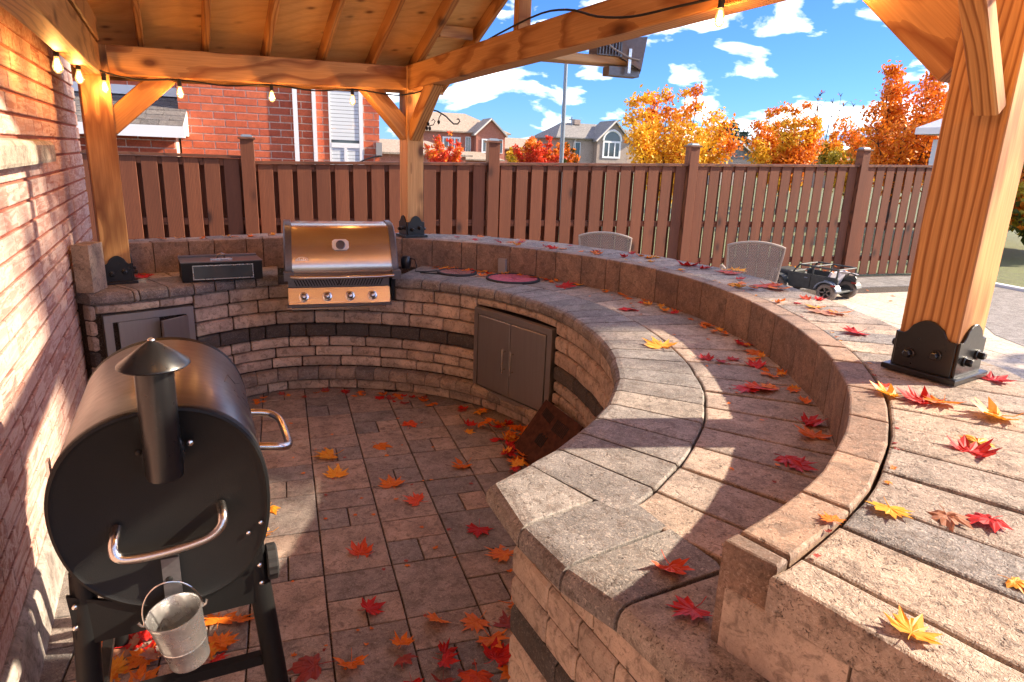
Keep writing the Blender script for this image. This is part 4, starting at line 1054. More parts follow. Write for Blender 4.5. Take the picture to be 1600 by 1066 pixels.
# ------------------------------------------------------------------ neighbour's red brick house
nh = thing('neighbour_house', 'red brick neighbouring house with a tall blind covered window right behind the fence', 'house', (0, 11.5, 0))
NY = 11.0
MB().box(-1.33, NY, -.1, 1.50, NY+6, 4.9).build('mortar_bed', M_mortR, nh)
def bricks_old(x0, x1, z0, z1, y, holes=(), limit=300, mat=M_brickR, parent=nh, norm=-1):
    me = MB(); me.rings([[(0,0,0),(.296,0,0),(.296,0,.094),(0,0,.094)], [(0,-.010,0),(.296,-.010,0),(.296,-.010,.094),(0,-.010,.094)], [(.003,-.013,.003),(.293,-.013,.003),(.293,-.013,.091),(.003,-.013,.091)]])
    me = me.mesh('brick', mat); rest = MB(); row = 0; z = z0; cnt = 0
    while z < z1:
        x = x0 - (.153 if row % 2 else 0)
        while x < x1:
            a_, b_ = max(x, x0), min(x+.296, x1)
            if b_-a_ > .04 and not any(h[0] < b_ and h[1] > a_ and h[2] < z+.094 and h[3] > z for h in holes):
                full = abs((b_-a_)-.296) < .002
                if 1.6 < z < 2.9 and cnt < limit:
                    if full: put(bpy.data.objects.new('brick', me), parent, Matrix.Translation((a_, y+random.uniform(-.001,.001), z)))
                    else: MB().box(a_, y-.013, z, b_, y, z+.094).build('brick', mat, parent)
                    cnt += 1
                elif full or True: rest.box(a_, y-.012, z, b_, y-.0005, z+.094)
            x += .306
        z += .1045; row += 1
    if rest.v: kind(rest.build('brickwork', mat, parent), 'stuff')
BW, BH = .290, .088
bme = MB(); bme.rings([[(0,0,0),(BW,0,0),(BW,0,BH),(0,0,BH)], [(0,-.010,0),(BW,-.010,0),(BW,-.010,BH),(0,-.010,BH)], [(.003,-.013,.003),(BW-.003,-.013,.003),(BW-.003,-.013,BH-.003),(.003,-.013,BH-.003)]])
bme = bme.mesh('brick', M_brickR)
def bricks(x0, x1, z0, z1, y, hole=None, limit=300):
    rest = MB(); row = 0; z = z0; cnt = 0
    while z < z1:
        segs = [(x0, x1)]
        if hole and z+BH > hole[2] and z < hole[3]: segs = [(x0, hole[0]), (hole[1], x1)]
        for s0, s1 in segs:
            x = x0 - (.153 if row % 2 else 0)
            while x < s1:
                a_, b_ = max(x, s0), min(x+BW, s1)
                if b_-a_ > .03:
                    if 1.6 < z < 2.9 and cnt < limit:
                        if (b_-a_) > BW-.002: put(bpy.data.objects.new('brick', bme), nh, Matrix.Translation((a_, y+random.uniform(-.001,.001), z)))
                        else: MB().box(a_, y-.013, z, b_, y-.0005, z+BH).build('brick', M_brickR, nh)
                        cnt += 1
                    else: rest.box(a_, y-.012, z, b_, y-.0005, z+BH)
                x += .306
        z += .1045; row += 1
    if rest.v: kind(rest.build('brickwork', M_brickR, nh), 'stuff')
bricks(-1.33, 1.50, .3, 4.85, NY, (.735, 1.255, 1.20, 2.86), 230)
wf = MB(); wf.box(.74, NY-.03, 1.22, .765, NY-.002, 2.85).box(1.19, NY-.035, 1.22, 1.25, NY-.002, 2.85).box(.766, NY-.032, 2.79, 1.189, NY-.002, 2.85).box(.766, NY-.034, 1.95, 1.189, NY-.002, 2.02).box(.955, NY-.033, 1.22, 1.0, NY-.002, 1.949)
wn_ = wf.build('window_frame', M_white, nh)
MB().box(.766, NY-.012, 1.22, 1.189, NY-.008, 2.79).build('pane', M_glassdk, wn_)
k = 0; z = 1.24
while z < 2.77:
    if not 1.94 < z < 2.02: MB().box(.768, NY-.020, z, 1.187, NY-.013, z+.049).build('blind_slat', M_blind, wn_)
    z += .055
MB().box(.225, NY-.09, .2, .29, NY-.014, 4.7).build('downpipe', M_white, nh); MB().box(.50, NY-.10, .2, .555, NY-.014, 4.7).build('corner_trim', M_white, nh)
MB().box(1.44, NY-.08, 1.85, 1.53, NY-.014, 2.05).build('meter_box', M_greyplastic, nh)
rf = MB(); rf.add([(-1.7,NY-.45,4.75),(1.9,NY-.45,4.75),(1.9,NY+6.4,4.75),(-1.7,NY+6.4,4.75),(-.4,NY+3,6.9),(.6,NY+3,6.9)], [(0,1,5,4),(1,2,5),(2,3,4,5),(3,0,4),(0,3,2,1)]); rf.build('roof', M_shingle, nh)
MB().box(-4.6, NY-.30, -.1, -1.36, NY+5, 2.02).build('mortar_bed', M_mortR, nh)
bricks(-3.2, -1.36, .6, 2.0, NY-.30, limit=70)
MB().box(-4.6, NY+.5, 2.02, -1.34, NY+5.2, 4.8).build('mortar_bed', M_mortR, nh)
bricks(-3.4, -1.34, 2.6, 4.7, NY+.5, limit=0)
for i in range(6):
    t0, t1 = i/6, (i+1)/6; yA, yB = NY-.62+1.08*t0, NY-.62+1.08*t1; zA, zB = 2.13+.43*t0, 2.13+.43*t1
    xx = -4.7; off = 0
    while xx < -1.24:
        w_ = random.choice((.22,.30,.34)); x1_ = min(xx+w_, -1.22)
        MB().add([(xx+.003,yA,zA+.004),(x1_-.003,yA,zA+.004),(x1_-.003,yB,zB+.001),(xx+.003,yB,zB+.001),(xx+.003,yA,zA+.020),(x1_-.003,yA,zA+.020),(x1_-.003,yB,zB+.012),(xx+.003,yB,zB+.012)],
                 [(0,3,2,1),(4,5,6,7),(0,1,5,4),(1,2,6,5),(2,3,7,6),(3,0,4,7)]).build('shingle', M_shingle, nh); xx += w_
MB().add([(-4.7,NY-.60,2.02),(-1.22,NY-.60,2.02),(-1.22,NY+.5,2.02),(-4.7,NY+.5,2.02),(-4.7,NY-.60,2.13),(-1.22,NY-.60,2.13),(-1.22,NY+.5,2.56),(-4.7,NY+.5,2.56)],
         [(0,3,2,1),(4,5,6,7),(0,1,5,4),(1,2,6,5),(2,3,7,6),(3,0,4,7)]).build('roof_deck', M_white, nh)
MB().box(-4.7, NY-.66, 1.99, -1.20, NY-.605, 2.14).build('fascia', M_white, nh)
MB().box(-4.7, NY+.40, 2.575, -1.22, NY+.485, 2.70).build('flashing', M_white, nh)

# ------------------------------------------------------------------ far houses
def far_window(parent, x, y, z, w, h, n=3, arch=False):
    f = MB(); t_ = w*.09
    f.box(x, y-.10, z, x+w, y-.02, z+t_).box(x, y-.10, z+h-t_, x+w, y-.02, z+h).box(x, y-.10, z+t_, x+t_, y-.02, z+h-t_).box(x+w-t_, y-.10, z+t_, x+w, y-.02, z+h-t_)
    for i in range(1, n): f.box(x+w*i/n-t_/3, y-.10, z+t_, x+w*i/n+t_/3, y-.02, z+h-t_)
    if arch:
        pts = [(x+w*.5+w*.5*math.cos(a_*math.pi/12), z+h+w*.5*math.sin(a_*math.pi/12)) for a_ in range(13)]
        f.tube([(px, y-.06, pz) for px, pz in pts], t_*.7, 6)
    F = f.build('window', M_white, parent)
    MB().box(x+t_, y-.05, z+t_, x+w-t_, y-.03, z+h-t_).build('pane', M_glassdk, F)
    if arch:
        m = MB(); m.rings([[(px, y-.05, pz) for px, pz in pts], [(px, y-.03, pz) for px, pz in pts]]); m.build('pane', M_glassdk, F)
def hip(parent, x0, x1, y0, y1, z, h, mat, o=.6, rx0=.3, rx1=.7, name='roof'):
    xa, xb = x0-o, x1+o; ya, yb = y0-o, y1+o; ym = (ya+yb)/2
    m = MB(); m.add([(xa,ya,z),(xb,ya,z),(xb,yb,z),(xa,yb,z),(xa,ya,z+.18),(xb,ya,z+.18),(xb,yb,z+.18),(xa,yb,z+.18),(xa+(xb-xa)*rx0,ym,z+h),(xa+(xb-xa)*rx1,ym,z+h)],
      [(0,3,2,1),(0,1,5,4),(1,2,6,5),(2,3,7,6),(3,0,4,7),(4,5,9,8),(5,6,9),(6,7,8,9),(7,4,8)])
    return m.build(name, mat, parent)
def gable(parent, x0, x1, y, depth, z, h, wall, mat, o=.4):
    xm = (x0+x1)/2
    m = MB(); m.rings([[(x0,y,z),(x1,y,z),(xm,y,z+h)], [(x0,y+depth,z),(x1,y+depth,z),(xm,y+depth,z+h)]]); m.build('gable', wall, parent)
    for s, xe in ((-1, x0), (1, x1)):
        k = h/((x1-x0)/2); xo = xe + s*o; zo = z - o*k
        r_ = MB(); r_.add([(xm,y-o,z+h+.05),(xo,y-o,zo+.05),(xo,y+depth,zo+.05),(xm,y+depth,z+h+.05),(xm,y-o,z+h+.28),(xo,y-o,zo+.28),(xo,y+depth,zo+.28),(xm,y+depth,z+h+.28)],
            [(0,3,2,1),(4,5,6,7),(0,1,5,4),(1,2,6,5),(2,3,7,6),(3,0,4,7)]); G_ = r_.build('gable_roof', mat, parent)
        t_ = MB(); t_.tube([(xm,y-o-.05,z+h+.16),(xo,y-o-.05,zo+.16)], .13, 4); t_.build('bargeboard', M_cream, G_)
h2 = thing('red_house', 'distant two storey red brick house with tan hipped roof and small gable', 'house', (25, 97, 0))
MB().box(19.0, 95, -1, 30.9, 106, 5.0).build('wall', M_housered, h2)
hip(h2, 18.2, 31.0, 95, 106, 5.0, 2.9, M_roofpale, rx0=.20, rx1=.62)
MB().box(26.2, 93.6, -1, 30.3, 94.99, 4.95).build('wall', M_housered, h2); gable(h2, 26.2, 30.3, 93.6, 4, 4.95, 1.9, M_housered, M_roofpale)
far_window(h2, 21.7, 95, 2.5, 2.6, 1.9); far_window(h2, 25.0, 95, 2.3, .8, 2.2, 2); far_window(h2, 27.0, 93.6, 2.4, 2.0, 1.9, 3, False); far_window(h2, 29.4, 93.6, 2.4, .7, 1.9, 1)
hip(h2, 20.5, 29.0, 90.5, 95, 1.35, 1.15, M_roofpale, .4, .25, .7, 'porch_roof'); MB().box(20.6, 91, -1, 29, 94.9, 1.35).build('porch_wall', M_housered, h2)
h3 = thing('tan_gabled_house', 'distant tan brick house with gable over an arched white window', 'house', (46, 97, 0))
MB().box(39.6, 95, -1, 54.5, 105, 4.95).build('wall', M_housetan, h3); hip(h3, 39.2, 54.6, 95, 105, 4.95, 2.5, M_roofgrey, rx0=.18, rx1=.75)
MB().box(45.0, 93.8, -1, 50.3, 94.99, 4.95).build('wall', M_housetan, h3); gable(h3, 45.0, 50.3, 93.8, 5, 4.95, 2.6, M_housetan, M_roofgrey)
far_window(h3, 45.9, 93.8, 2.35, 3.0, 2.5, 3, True); far_window(h3, 41.9, 95, 2.0, .9, 2.5, 1)
MB().box(43.4, 99, 7.2, 44.4, 100, 7.95).build('chimney', M_housetan, h3)
MB().tube([(42.0,94.9,4.9),(41.7,94.85,4.4),(41.6,94.9,0)], .09, 6).build('downpipe', M_cream, h3)
h4 = thing('grey_roofed_house', 'low distant grey gabled house between the yellow and orange trees', 'house', (44.5, 62, 0))
MB().box(42.0, 60, -1, 47.2, 68, 2.6).build('wall', M_housetan, h4); gable(h4, 42.0, 47.2, 60, 8, 2.6, 1.6, M_roofgrey, M_roofgrey)
h5 = thing('low_red_house', 'low distant house roof seen through the gap left of the middle post', 'house', (10, 72, 0))
MB().box(6.5, 70, -1, 18.5, 78, 1.8).build('wall', M_housered, h5); hip(h5, 6.5, 18.5, 70, 78, 1.8, 1.5, M_roofpale)
h6 = thing('long_roofed_house', 'long distant pinkish roof between the red house and the red maple', 'house', (38, 112, 0))
MB().box(33.5, 110, -1, 46.0, 118, 3.2).build('wall', M_housered, h6); hip(h6, 33.5, 46.0, 110, 118, 3.2, 2.0, M_roofpale)
h7 = thing('distant_garage', 'small distant building with pale roof between orange and olive trees', 'garage', (60, 63, 0))
MB().box(58.0, 60, -1, 62.5, 66, 2.6).build('wall', M_housetan, h7); hip(h7, 58.0, 62.5, 60, 66, 2.6, 1.6, M_roofpale)
gz = thing('white_eaved_shed', 'white shed roof corner showing between trees and the right post', 'shed', (18.8, 14.5, 0))
MB().box(17.8, 14.0, -.1, 20.0, 15.0, 2.85).build('wall', M_blind, gz); hip(gz, 17.7, 20.2, 13.9, 15.0, 2.98, .85, M_white, .30, .42, .58)
MB().tube([(42.9,99,6.9),(42.9,99,8.3)], .10, 6).tube([(42.4,99,7.9),(43.4,99,7.9)], .08, 6).build('roof_vent', M_grey, h3)
rod = MB().tube([(1.05,10.2,1.72),(1.2,10.2,1.80),(1.36,10.2,1.845),(1.42,10.2,1.85)], .012, 8, sm=3).build('curved_rod', M_blackgloss); tag(rod, 'black curved rod rising just above the fence before the tall window', 'rod')
MB_post = MB().tube([(1.05,10.2,-.05),(1.05,10.2,1.72)], .012, 8).build('stake', M_blackgloss, rod)
lp = thing('street_lamp_pole', 'slender blue grey lamp pole rising behind the fence beside the red maple', 'lamp post', (9.22, 22, 0))
MB().tube([(9.24,22,-.1),(9.22,22,3.5),(9.20,22,6.0)], [.085,.07,.055], 12).build('pole', M_grey, lp, smooth=True)
MB().tube([(9.20,22,5.95),(8.8,22,6.1),(8.4,22,6.12)], .03, 8).build('arm', M_grey, lp); MB().box(8.1,21.9,6.05,8.45,22.1,6.16).build('lamp_head', M_grey, lp)

# ------------------------------------------------------------------ trees
def tree(name, label, x, y, h, w, mats, n, bare=.35, lean=0, leaf=.085, seed=0, low=.28, limbs=11, tipdrop=.7):
    rg = random.Random(seed); T = thing(name, label, 'tree', (x, y, -.06))
    tb = MB(); lf = []
    th = h*low
    tb.tube([(x,y,-.06),(x+lean*.2,y,th*.6),(x+lean*.4,y,th)], [h*.018,h*.014,h*.012], 8)
    segs = []
    for i in range(limbs):
        a_ = 2*math.pi*i/limbs + rg.uniform(-.3,.3); e = rg.uniform(.25, 1.0); base = Vector((x+lean*.4, y, th*rg.uniform(.55, 1.0)))
        tip = Vector((x + lean + math.cos(a_)*w*.5*e, y + math.sin(a_)*w*.5*e, h*(1.0 - .42*e**1.5)*rg.uniform(.88, 1.0)))
        mid = base.lerp(tip, .5) + Vector((math.cos(a_)*w*.10, math.sin(a_)*w*.10, -h*.02)); pts = []
        for k in range(7):
            t_ = k/6; p = base*(1-t_)**2 + mid*2*t_*(1-t_) + tip*t_*t_; pts.append(p + Vector((rg.uniform(-1,1), rg.uniform(-1,1), 0))*h*.008)
        tb.tube(pts, [h*.008*(1-.86*k/6) for k in range(7)], 5, cap=False); segs.append(pts)
        for k in range(1, 7):
            for _ in range(3):
                d = Vector((rg.uniform(-1,1), rg.uniform(-1,1), rg.uniform(.2,1.1))).normalized()*h*rg.uniform(.06,.15)*(1.1-k/9)
                q = [pts[k], pts[k] + d*.5 + Vector((0,0,h*.005)), pts[k] + d]; tb.tube(q, [h*.003,h*.002,h*.001], 4, cap=False); segs.append(q)
    tb.build('trunk', M_bark, T)
    cl = MB(); nm = len(mats)
    clump = {}
    for i in range(n):
        sgm = rg.choice(segs); t_ = rg.random(); k = min(len(sgm)-2, int(t_*(len(sgm)-1))); p = sgm[k].lerp(sgm[k+1], rg.random())
        hh = max(0, (p.z - th)/(h-th))
        if rg.random() < tipdrop*max(0, (hh-bare)/(1-bare)): continue
        sp = h*.035*(1.2-hh*.8); p = p + Vector((rg.gauss(0,1), rg.gauss(0,1), rg.gauss(0,.8)))*sp*1.1
        if p.z < .3: continue
        s = leaf*rg.uniform(.6, 1.3); u = Vector((rg.gauss(0,1), rg.gauss(0,1), rg.gauss(0,1))).normalized(); v = u.orthogonal().normalized(); r_ = rg.uniform(0, 6.28); v = (Matrix.Rotation(r_, 3, u) @ v); q = u.cross(v)
        key = noise.noise(p*(2.2/h*2)) + rg.gauss(0, .12) + (hh-.5)*.5
        mi = 0 if key < -.08 else (1 if key < .22 else 2)
        cl.add([p - v*s, p - q*s*.55 + u*s*.12, p + v*s, p + q*s*.55 + u*s*.12], [(0,1,2,3)], min(mi, nm-1))
    cl.build('crown', mats, T); return T
tree('yellow_maple_tree', 'golden yellow maple with bare upper twigs standing behind the middle of the fence', 10.95, 18, 4.35, 4.0, [F_yel, F_yel, F_or], 19000, .30, seed=3, leaf=.062, limbs=14)
tree('orange_maple_tree', 'orange maple with upright twigs left of the tall orange tree', 20.3, 24, 4.75, 4.4, [F_yel, F_or, F_or], 17000, .34, seed=5, leaf=.075, limbs=13)
tree('olive_tree', 'small olive and yellow leaved tree beside the tall orange one', 25.9, 26, 4.3, 3.4, [F_olv, F_yel, F_or], 12000, .5, seed=8, leaf=.085)
tree('tall_orange_tree', 'tallest fiery orange tree close to the right hand post', 20.0, 18, 5.75, 4.4, [F_or, F_or, F_or], 17000, .40, seed=11, leaf=.070, limbs=15, tipdrop=.5)
tree('yellow_green_tree', 'yellow green tree directly behind the white shed roof', 22.6, 17.5, 5.2, 3.6, [F_olv, F_yel, F_yel], 9000, .6, seed=12, leaf=.08)
tree('red_maple_tree', 'bright red maple next to the lamp pole', 15.3, 40, 3.7, 3.4, [F_red, F_red, F_or], 10000, .45, seed=14, leaf=.09, low=.2)
tree('rust_green_shrub_tree', 'rust and dark green bushy tree just right of the lamp pole', 17.0, 40.5, 3.1, 2.8, [F_grn, F_or, F_or], 7000, .8, seed=15, leaf=.09, low=.15)
tree('red_sapling', 'slim red sapling in front of the distant red house', 9.3, 40, 3.35, 2.6, [F_red, F_or, F_red], 6000, .5, seed=16, leaf=.085, low=.15)
tree('blue_green_pine', 'dark blue green conifer tips behind the golden maple', 49.0, 68, 7.4, 6.0, [F_con, F_con, F_con], 5500, .7, seed=17, leaf=.22)
tree('bare_twig_tree', 'nearly bare thin tree against the sky between orange trees', 27.8, 30, 6.4, 4.0, [F_or, F_or, F_red], 160, .0, seed=19, leaf=.08)
tree('olive_shrub_tree', 'olive and orange shrub tree glimpsed right of the big post beyond the driveway', 17.6, 11.2, 3.2, 3.2, [F_grn, F_olv, F_or], 6000, .9, seed=41, leaf=.11, low=.12)
tree('russet_tree', 'russet orange tree glimpsed at the right edge beyond the driveway', 20.5, 12.4, 4.6, 4.2, [F_or, F_red, F_or], 6000, .8, seed=42, leaf=.12, low=.12)
tree('golden_shrub_tree', 'golden shrub tree at the far right beyond the driveway', 22.0, 16.0, 3.9, 4.2, [F_yel, F_olv, F_yel], 6000, .8, seed=43, leaf=.12, low=.12)
tree('small_yellow_tree', 'small yellow shrub tree seen low beside the second fence post', 19.0, 55, 2.9, 2.6, [F_yel, F_olv, F_yel], 1800, .8, seed=20, leaf=.15, low=.15)
fw = MB(); rg = random.Random(4)
for i in range(16000):
    X_ = rg.uniform(30, 150); Y_ = 118 + rg.uniform(-4, 4); hz = 3.2 + 1.3*noise.noise(Vector((X_*.12, 0, 0))) + .6*noise.noise(Vector((X_*.5, 3, 0)))
    p = Vector((X_, Y_, rg.uniform(-.5, 1)*hz if rg.random() < .5 else hz*rg.uniform(.5, 1.0))); s = rg.uniform(.25, .5); u = Vector((rg.gauss(0,1), rg.gauss(0,1), rg.gauss(0,1))).normalized(); v = u.orthogonal(); q = u.cross(v)
    k = noise.noise(Vector((X_*.15, 9, 0))); fw.add([p-v*s, p-q*s, p+v*s, p+q*s], [(0,1,2,3)], 0 if k < -.1 else (1 if k < .15 else 2))
o = fw.build('far_tree_line', [F_or, F_yel, F_olv]); kind(o, 'stuff'); o['label'] = 'low orange and yellow tree line far behind the fence'; o['category'] = 'tree line'

# ------------------------------------------------------------------ wicker chairs
def make_chair():
    c = thing('wicker_chair', 'x', 'chair', (0, 0, 0), 'wicker chairs behind the bar')
    Wd = .33
    def back(u, v):      # u -1..1, v 0..1 -> point
        zt = 1.02 - .06*u*u; z = .42 + (zt-.42)*v; return Vector((u*Wd*(.86+.14*v), .25 + .10*v - .07*(1-u*u)*-1*.6, z))
    def tb(pts, r=.014, n=8, name='frame', mat=M_wickerframe): m = MB(); m.tube(pts, r, n); return m.build(name, mat, c, smooth=True)
    tb([back(-1, i/8) for i in range(9)] + [back(-1 + 2*i/14, 1) for i in range(1, 15)] + [back(1, 1-i/8) for i in range(1, 9)], .016, 8, 'back_frame')
    w = MB()
    for j in range(31):
        v = .02 + .95*j/30
        w.tube([back(-.97 + 1.94*i/44, v) + Vector((0, .005*(1 if (i+j) % 2 else -1), 0)) for i in range(45)], .0088, 4, cap=False)
    for i in range(23):
        u = -.96 + 1.92*i/22; w.tube([back(u, .02 + .96*k/8) for k in range(9)], .005, 4, cap=False)
    kind(w.build('woven_back', M_greybrown, c), 'stuff')
    slab_mb([(-.29,-.27),(.29,-.27),(.29,.25),(-.29,.25)], .37, .425, .02).build('seat', M_greybrown, c)
    for sx in (-1, 1):
        tb([(sx*.29,-.26,.0),(sx*.29,-.26,.37)], .018, 8, 'leg'); tb([(sx*.29,.24,.0),(sx*.29,.25,.37)], .018, 8, 'leg')
        tb([(sx*.31,-.25,.40),(sx*.33,-.24,.62),(sx*.335,.0,.65),(sx*.31,.25,.63)], .018, 8, 'armrest')
    return c
def dup(root):
    r_ = root.copy(); COL.objects.link(r_); WM[r_.name] = WM[root.name]
    for ch in list(root.children):
        k_ = ch.copy(); COL.objects.link(k_); k_.parent = r_
    return r_
ch1 = make_chair(); ch2 = dup(ch1)
def place(o, x, y, a_): o.matrix_basis = Matrix.Translation((x, y, 0)) @ Matrix.Rotation(R(a_), 4, 'Z')
place(ch1, 4.08, 8.05, -28+180); place(ch2, 5.66, 7.05, -31+180)
ch1['label'] = 'left wicker chair, only its arched back showing far behind the bar'
ch2['label'] = 'right wicker chair beside the toy truck, nearer and larger than the other'

# ------------------------------------------------------------------ ride-on toy truck
jp = thing('toy_truck', 'dusty dark ride on toy truck with open roll cage parked behind the bar', 'toy truck', (0, 0, 0))
def jb(n, x0, y0, z0, x1, y1, z1, mat=M_jeep, b=.008): return slab_mb([(x0,y0),(x1,y0),(x1,y1),(x0,y1)], z0, z1, b).build(n, mat, jp)
for s in (-1, 1):
    y0, y1 = (-.28, -.255) if s < 0 else (.255, .28)
    m = MB(); pf = [(-.52,.16),(.22,.14),(.27,.20),(.27,.40),(-.50,.40),(-.53,.36)]; m.rings([[(x, y0, z) for x, z in pf], [(x, y1, z) for x, z in pf]]); m.build('body_side', M_jeep, jp)
    for xa in (-.42, -.10): jb('door', xa, (y0-.012 if s < 0 else y1+.001), .17, xa+.30, (y0-.001 if s < 0 else y1+.012), .385, M_jeep, .004); jb('door_handle', xa+.04, (y0-.024 if s < 0 else y1+.0125), .33, xa+.09, (y0-.0125 if s < 0 else y1+.024), .345, M_fender, .003)
    for xa, xb in ((-.50,-.50),(-.12,-.12),(.20,.12)):
        m = MB(); m.tube([(xa, s*.267, .40), (xb, s*.262, .525)], .014, 8); m.build('cage_post', M_jeep, jp)
    m = MB(); m.tube([(-.50,s*.262,.535),(.12,s*.262,.535)], .015, 8); m.build('cage_rail', M_jeep, jp)
for xb in (-.50,-.12,.12): MB().tube([(xb,-.25,.535),(xb,.25,.535)], .013, 8).build('cage_bar', M_jeep, jp)
MB().tube([(.20,-.255,.41),(.20,.255,.41)], .014, 8).build('dashboard_rail', M_jeep, jp)
jb('floor', -.52, -.254, .14, .26, .254, .17); jb('hood', .275, -.20, .25, .60, .20, .40, M_jeep, .03); jb('grille', .602, -.19, .20, .625, .19, .38, M_jeep, .01)
jb('bumper', .63, -.27, .13, .67, .27, .20, M_jeep); 
for s in (-1, 1):
    m = MB(); m.lathe([(0,0),(.04,0),(.045,.012),(0,.016)], (.626, s*.13, .30), 14, axis='x', cap=False); m.build('headlight', M_lgrey, jp, smooth=True)
for s, xw in ((-1,.42),(1,.42),(-1,-.40),(1,-.40)):
    yw = s*.30
    wt = MB(); wt.lathe([(.085,-.055),(.125,-.06),(.142,-.045),(.150,-.02),(.150,.02),(.142,.045),(.125,.06),(.085,.055)], (xw, yw, .150), 28, axis='y'); w0 = wt.build('wheel', M_tyre, jp, smooth=True)
    rm_ = MB(); rm_.lathe([(.0,.035 if s < 0 else -.035),(.03,.045 if s < 0 else -.045),(.04,.02 if s < 0 else -.02),(.07,.02 if s < 0 else -.02),(.086,.05 if s < 0 else -.05)], (xw, yw, .150), 20, axis='y'); rm_.build('rim', M_jeep, w0, smooth=True)
    for k in range(5):
        a_ = 2*math.pi*k/5; yy = yw - s*-.046
        sp = MB(); sp.tube([(xw+.02*math.cos(a_), yw+s*.046, .15+.02*math.sin(a_)), (xw+.082*math.cos(a_), yw+s*.05, .15+.082*math.sin(a_))], .012, 6); sp.build('spoke', M_tyre, w0)
    if True:
        ft = MB(); A_ = [math.pi*(.08+.84*k/10) for k in range(11)]
        ft.rings([[(xw+.185*math.cos(q), yw-.075, .15+.19*math.sin(q)), (xw+.185*math.cos(q), yw+.075, .15+.19*math.sin(q)), (xw+.168*math.cos(q), yw+.075, .15+.172*math.sin(q)), (xw+.168*math.cos(q), yw-.075, .15+.172*math.sin(q))] for q in A_]); f_ = ft.build('fender', M_fender if (xw < 0 and s > 0) else M_jeep, jp)
        if xw < 0: MB().box(xw-.16, yw+.0765, .27, xw-.08, yw+.084, .30).build('side_marker', M_redp, f_)
for s in (-1, 1): jb('seat', -.30, s*.13-.09, .175, -.05, s*.13+.09, .25, M_lgrey, .02); m = timber('seat_back', jp, (-.30, s*.13, .25), (-.38, s*.13, .47), .18, .035, M_lgrey, up=(1,0,0))
timber('windscreen_board', jp, (-.60, -.05, .45), (-.50, .16, .50), .16, .012, M_lgrey, up=(.3,0,1))
MB().tube([(-.52,.1,.40),(-.60,.1,.50),(-.72,.12,.47)], .012, 6).build('rear_bar', M_jeep, jp)
place(jp, 7.80, 8.18, 107.5); jp.scale = (1.0, 1.0, .90)

# ------------------------------------------------------------------ fallen leaves
def leaf_mesh(seed, curl):
    rg = random.Random(seed)
    spec = [(90,1.0),(77,.66),(68,.74),(59,.50),(46,.95),(32,.68),(22,.72),(13,.48),(-2,.84),(-16,.58),(-28,.62),(-50,.36),(-84,.16)]
    L_ = [(a_ + rg.uniform(-3,3), r_*rg.uniform(.9,1.08)) for a_, r_ in spec]
    Rr = [(180-a_ + rg.uniform(-3,3), r_*rg.uniform(.9,1.08)) for a_, r_ in spec[1:]]
    pts = [(a_, r_) for a_, r_ in L_] + [(180-(-90) , .06)]
    pts = L_ + list(reversed(Rr)); n = len(pts)
    ph = rg.uniform(0, 6.28); m = MB(); V = [(0, 0, .012)]; cz = rg.uniform(.6, 1.4)*curl
    def zz(x, y): r2 = x*x+y*y; return .02 + cz*(.16*r2 + .10*math.sin(2.2*x+ph)*math.sin(1.7*y+ph*2)) + .05*abs(x)*curl
    outer = []
    for a_, r_ in pts:
        x, y = r_*math.cos(R(a_)), r_*math.sin(R(a_)); outer.append((x, y, zz(x, y)))
    outer = [(x*rg.uniform(.94,1.05), y*rg.uniform(.94,1.05), z + rg.uniform(-.035,.05)*(.4+abs(curl))) for x, y, z in outer]
    inner = [(x*.5, y*.5, zz(x*.5, y*.5)*.8+.01 + rg.uniform(-.015,.03)) for x, y, _ in outer]
    V = [(0,0,.02)] + inner + outer; F = []
    for i in range(n):
        j = (i+1) % n
        F.append((0, 1+i, 1+j)); F.append((1+i, 1+n+i, 1+n+j, 1+j))
    m.add(V, F); m.tube([(0,-.05,.03),(0.03,-.45,.05),(.08,-.78,.10*(1+curl))], [.02,.016,.012], 4)
    return m
leafm = {}
for key in LM:
    leafm[key] = [leaf_mesh(i+1, c_).mesh('maple_leaf', LM[key]) for i, c_ in enumerate((.2, .7, 1.2, 1.8, -.9, -1.6))]
LR = random.Random(21)
def put_leaf(x, y, z, size, key, label, group, tilt=6, var=None, rot=None):
    me = LR.choice(leafm[key]) if var is None else leafm[key][var]
    o = bpy.data.objects.new('maple_leaf', me); COL.objects.link(o)
    s = size*.5
    o.matrix_basis = Matrix.Translation((x, y, z+.0035)) @ Matrix.Rotation(R(LR.uniform(-tilt, tilt)), 4, 'X') @ Matrix.Rotation(R(LR.uniform(-tilt, tilt)), 4, 'Y') @ Matrix.Rotation(LR.uniform(0, 6.28) if rot is None else rot, 4, 'Z') @ Matrix.Diagonal((s, s, s, 1))
    o['label'] = label; o['category'] = 'leaf'; o['group'] = group
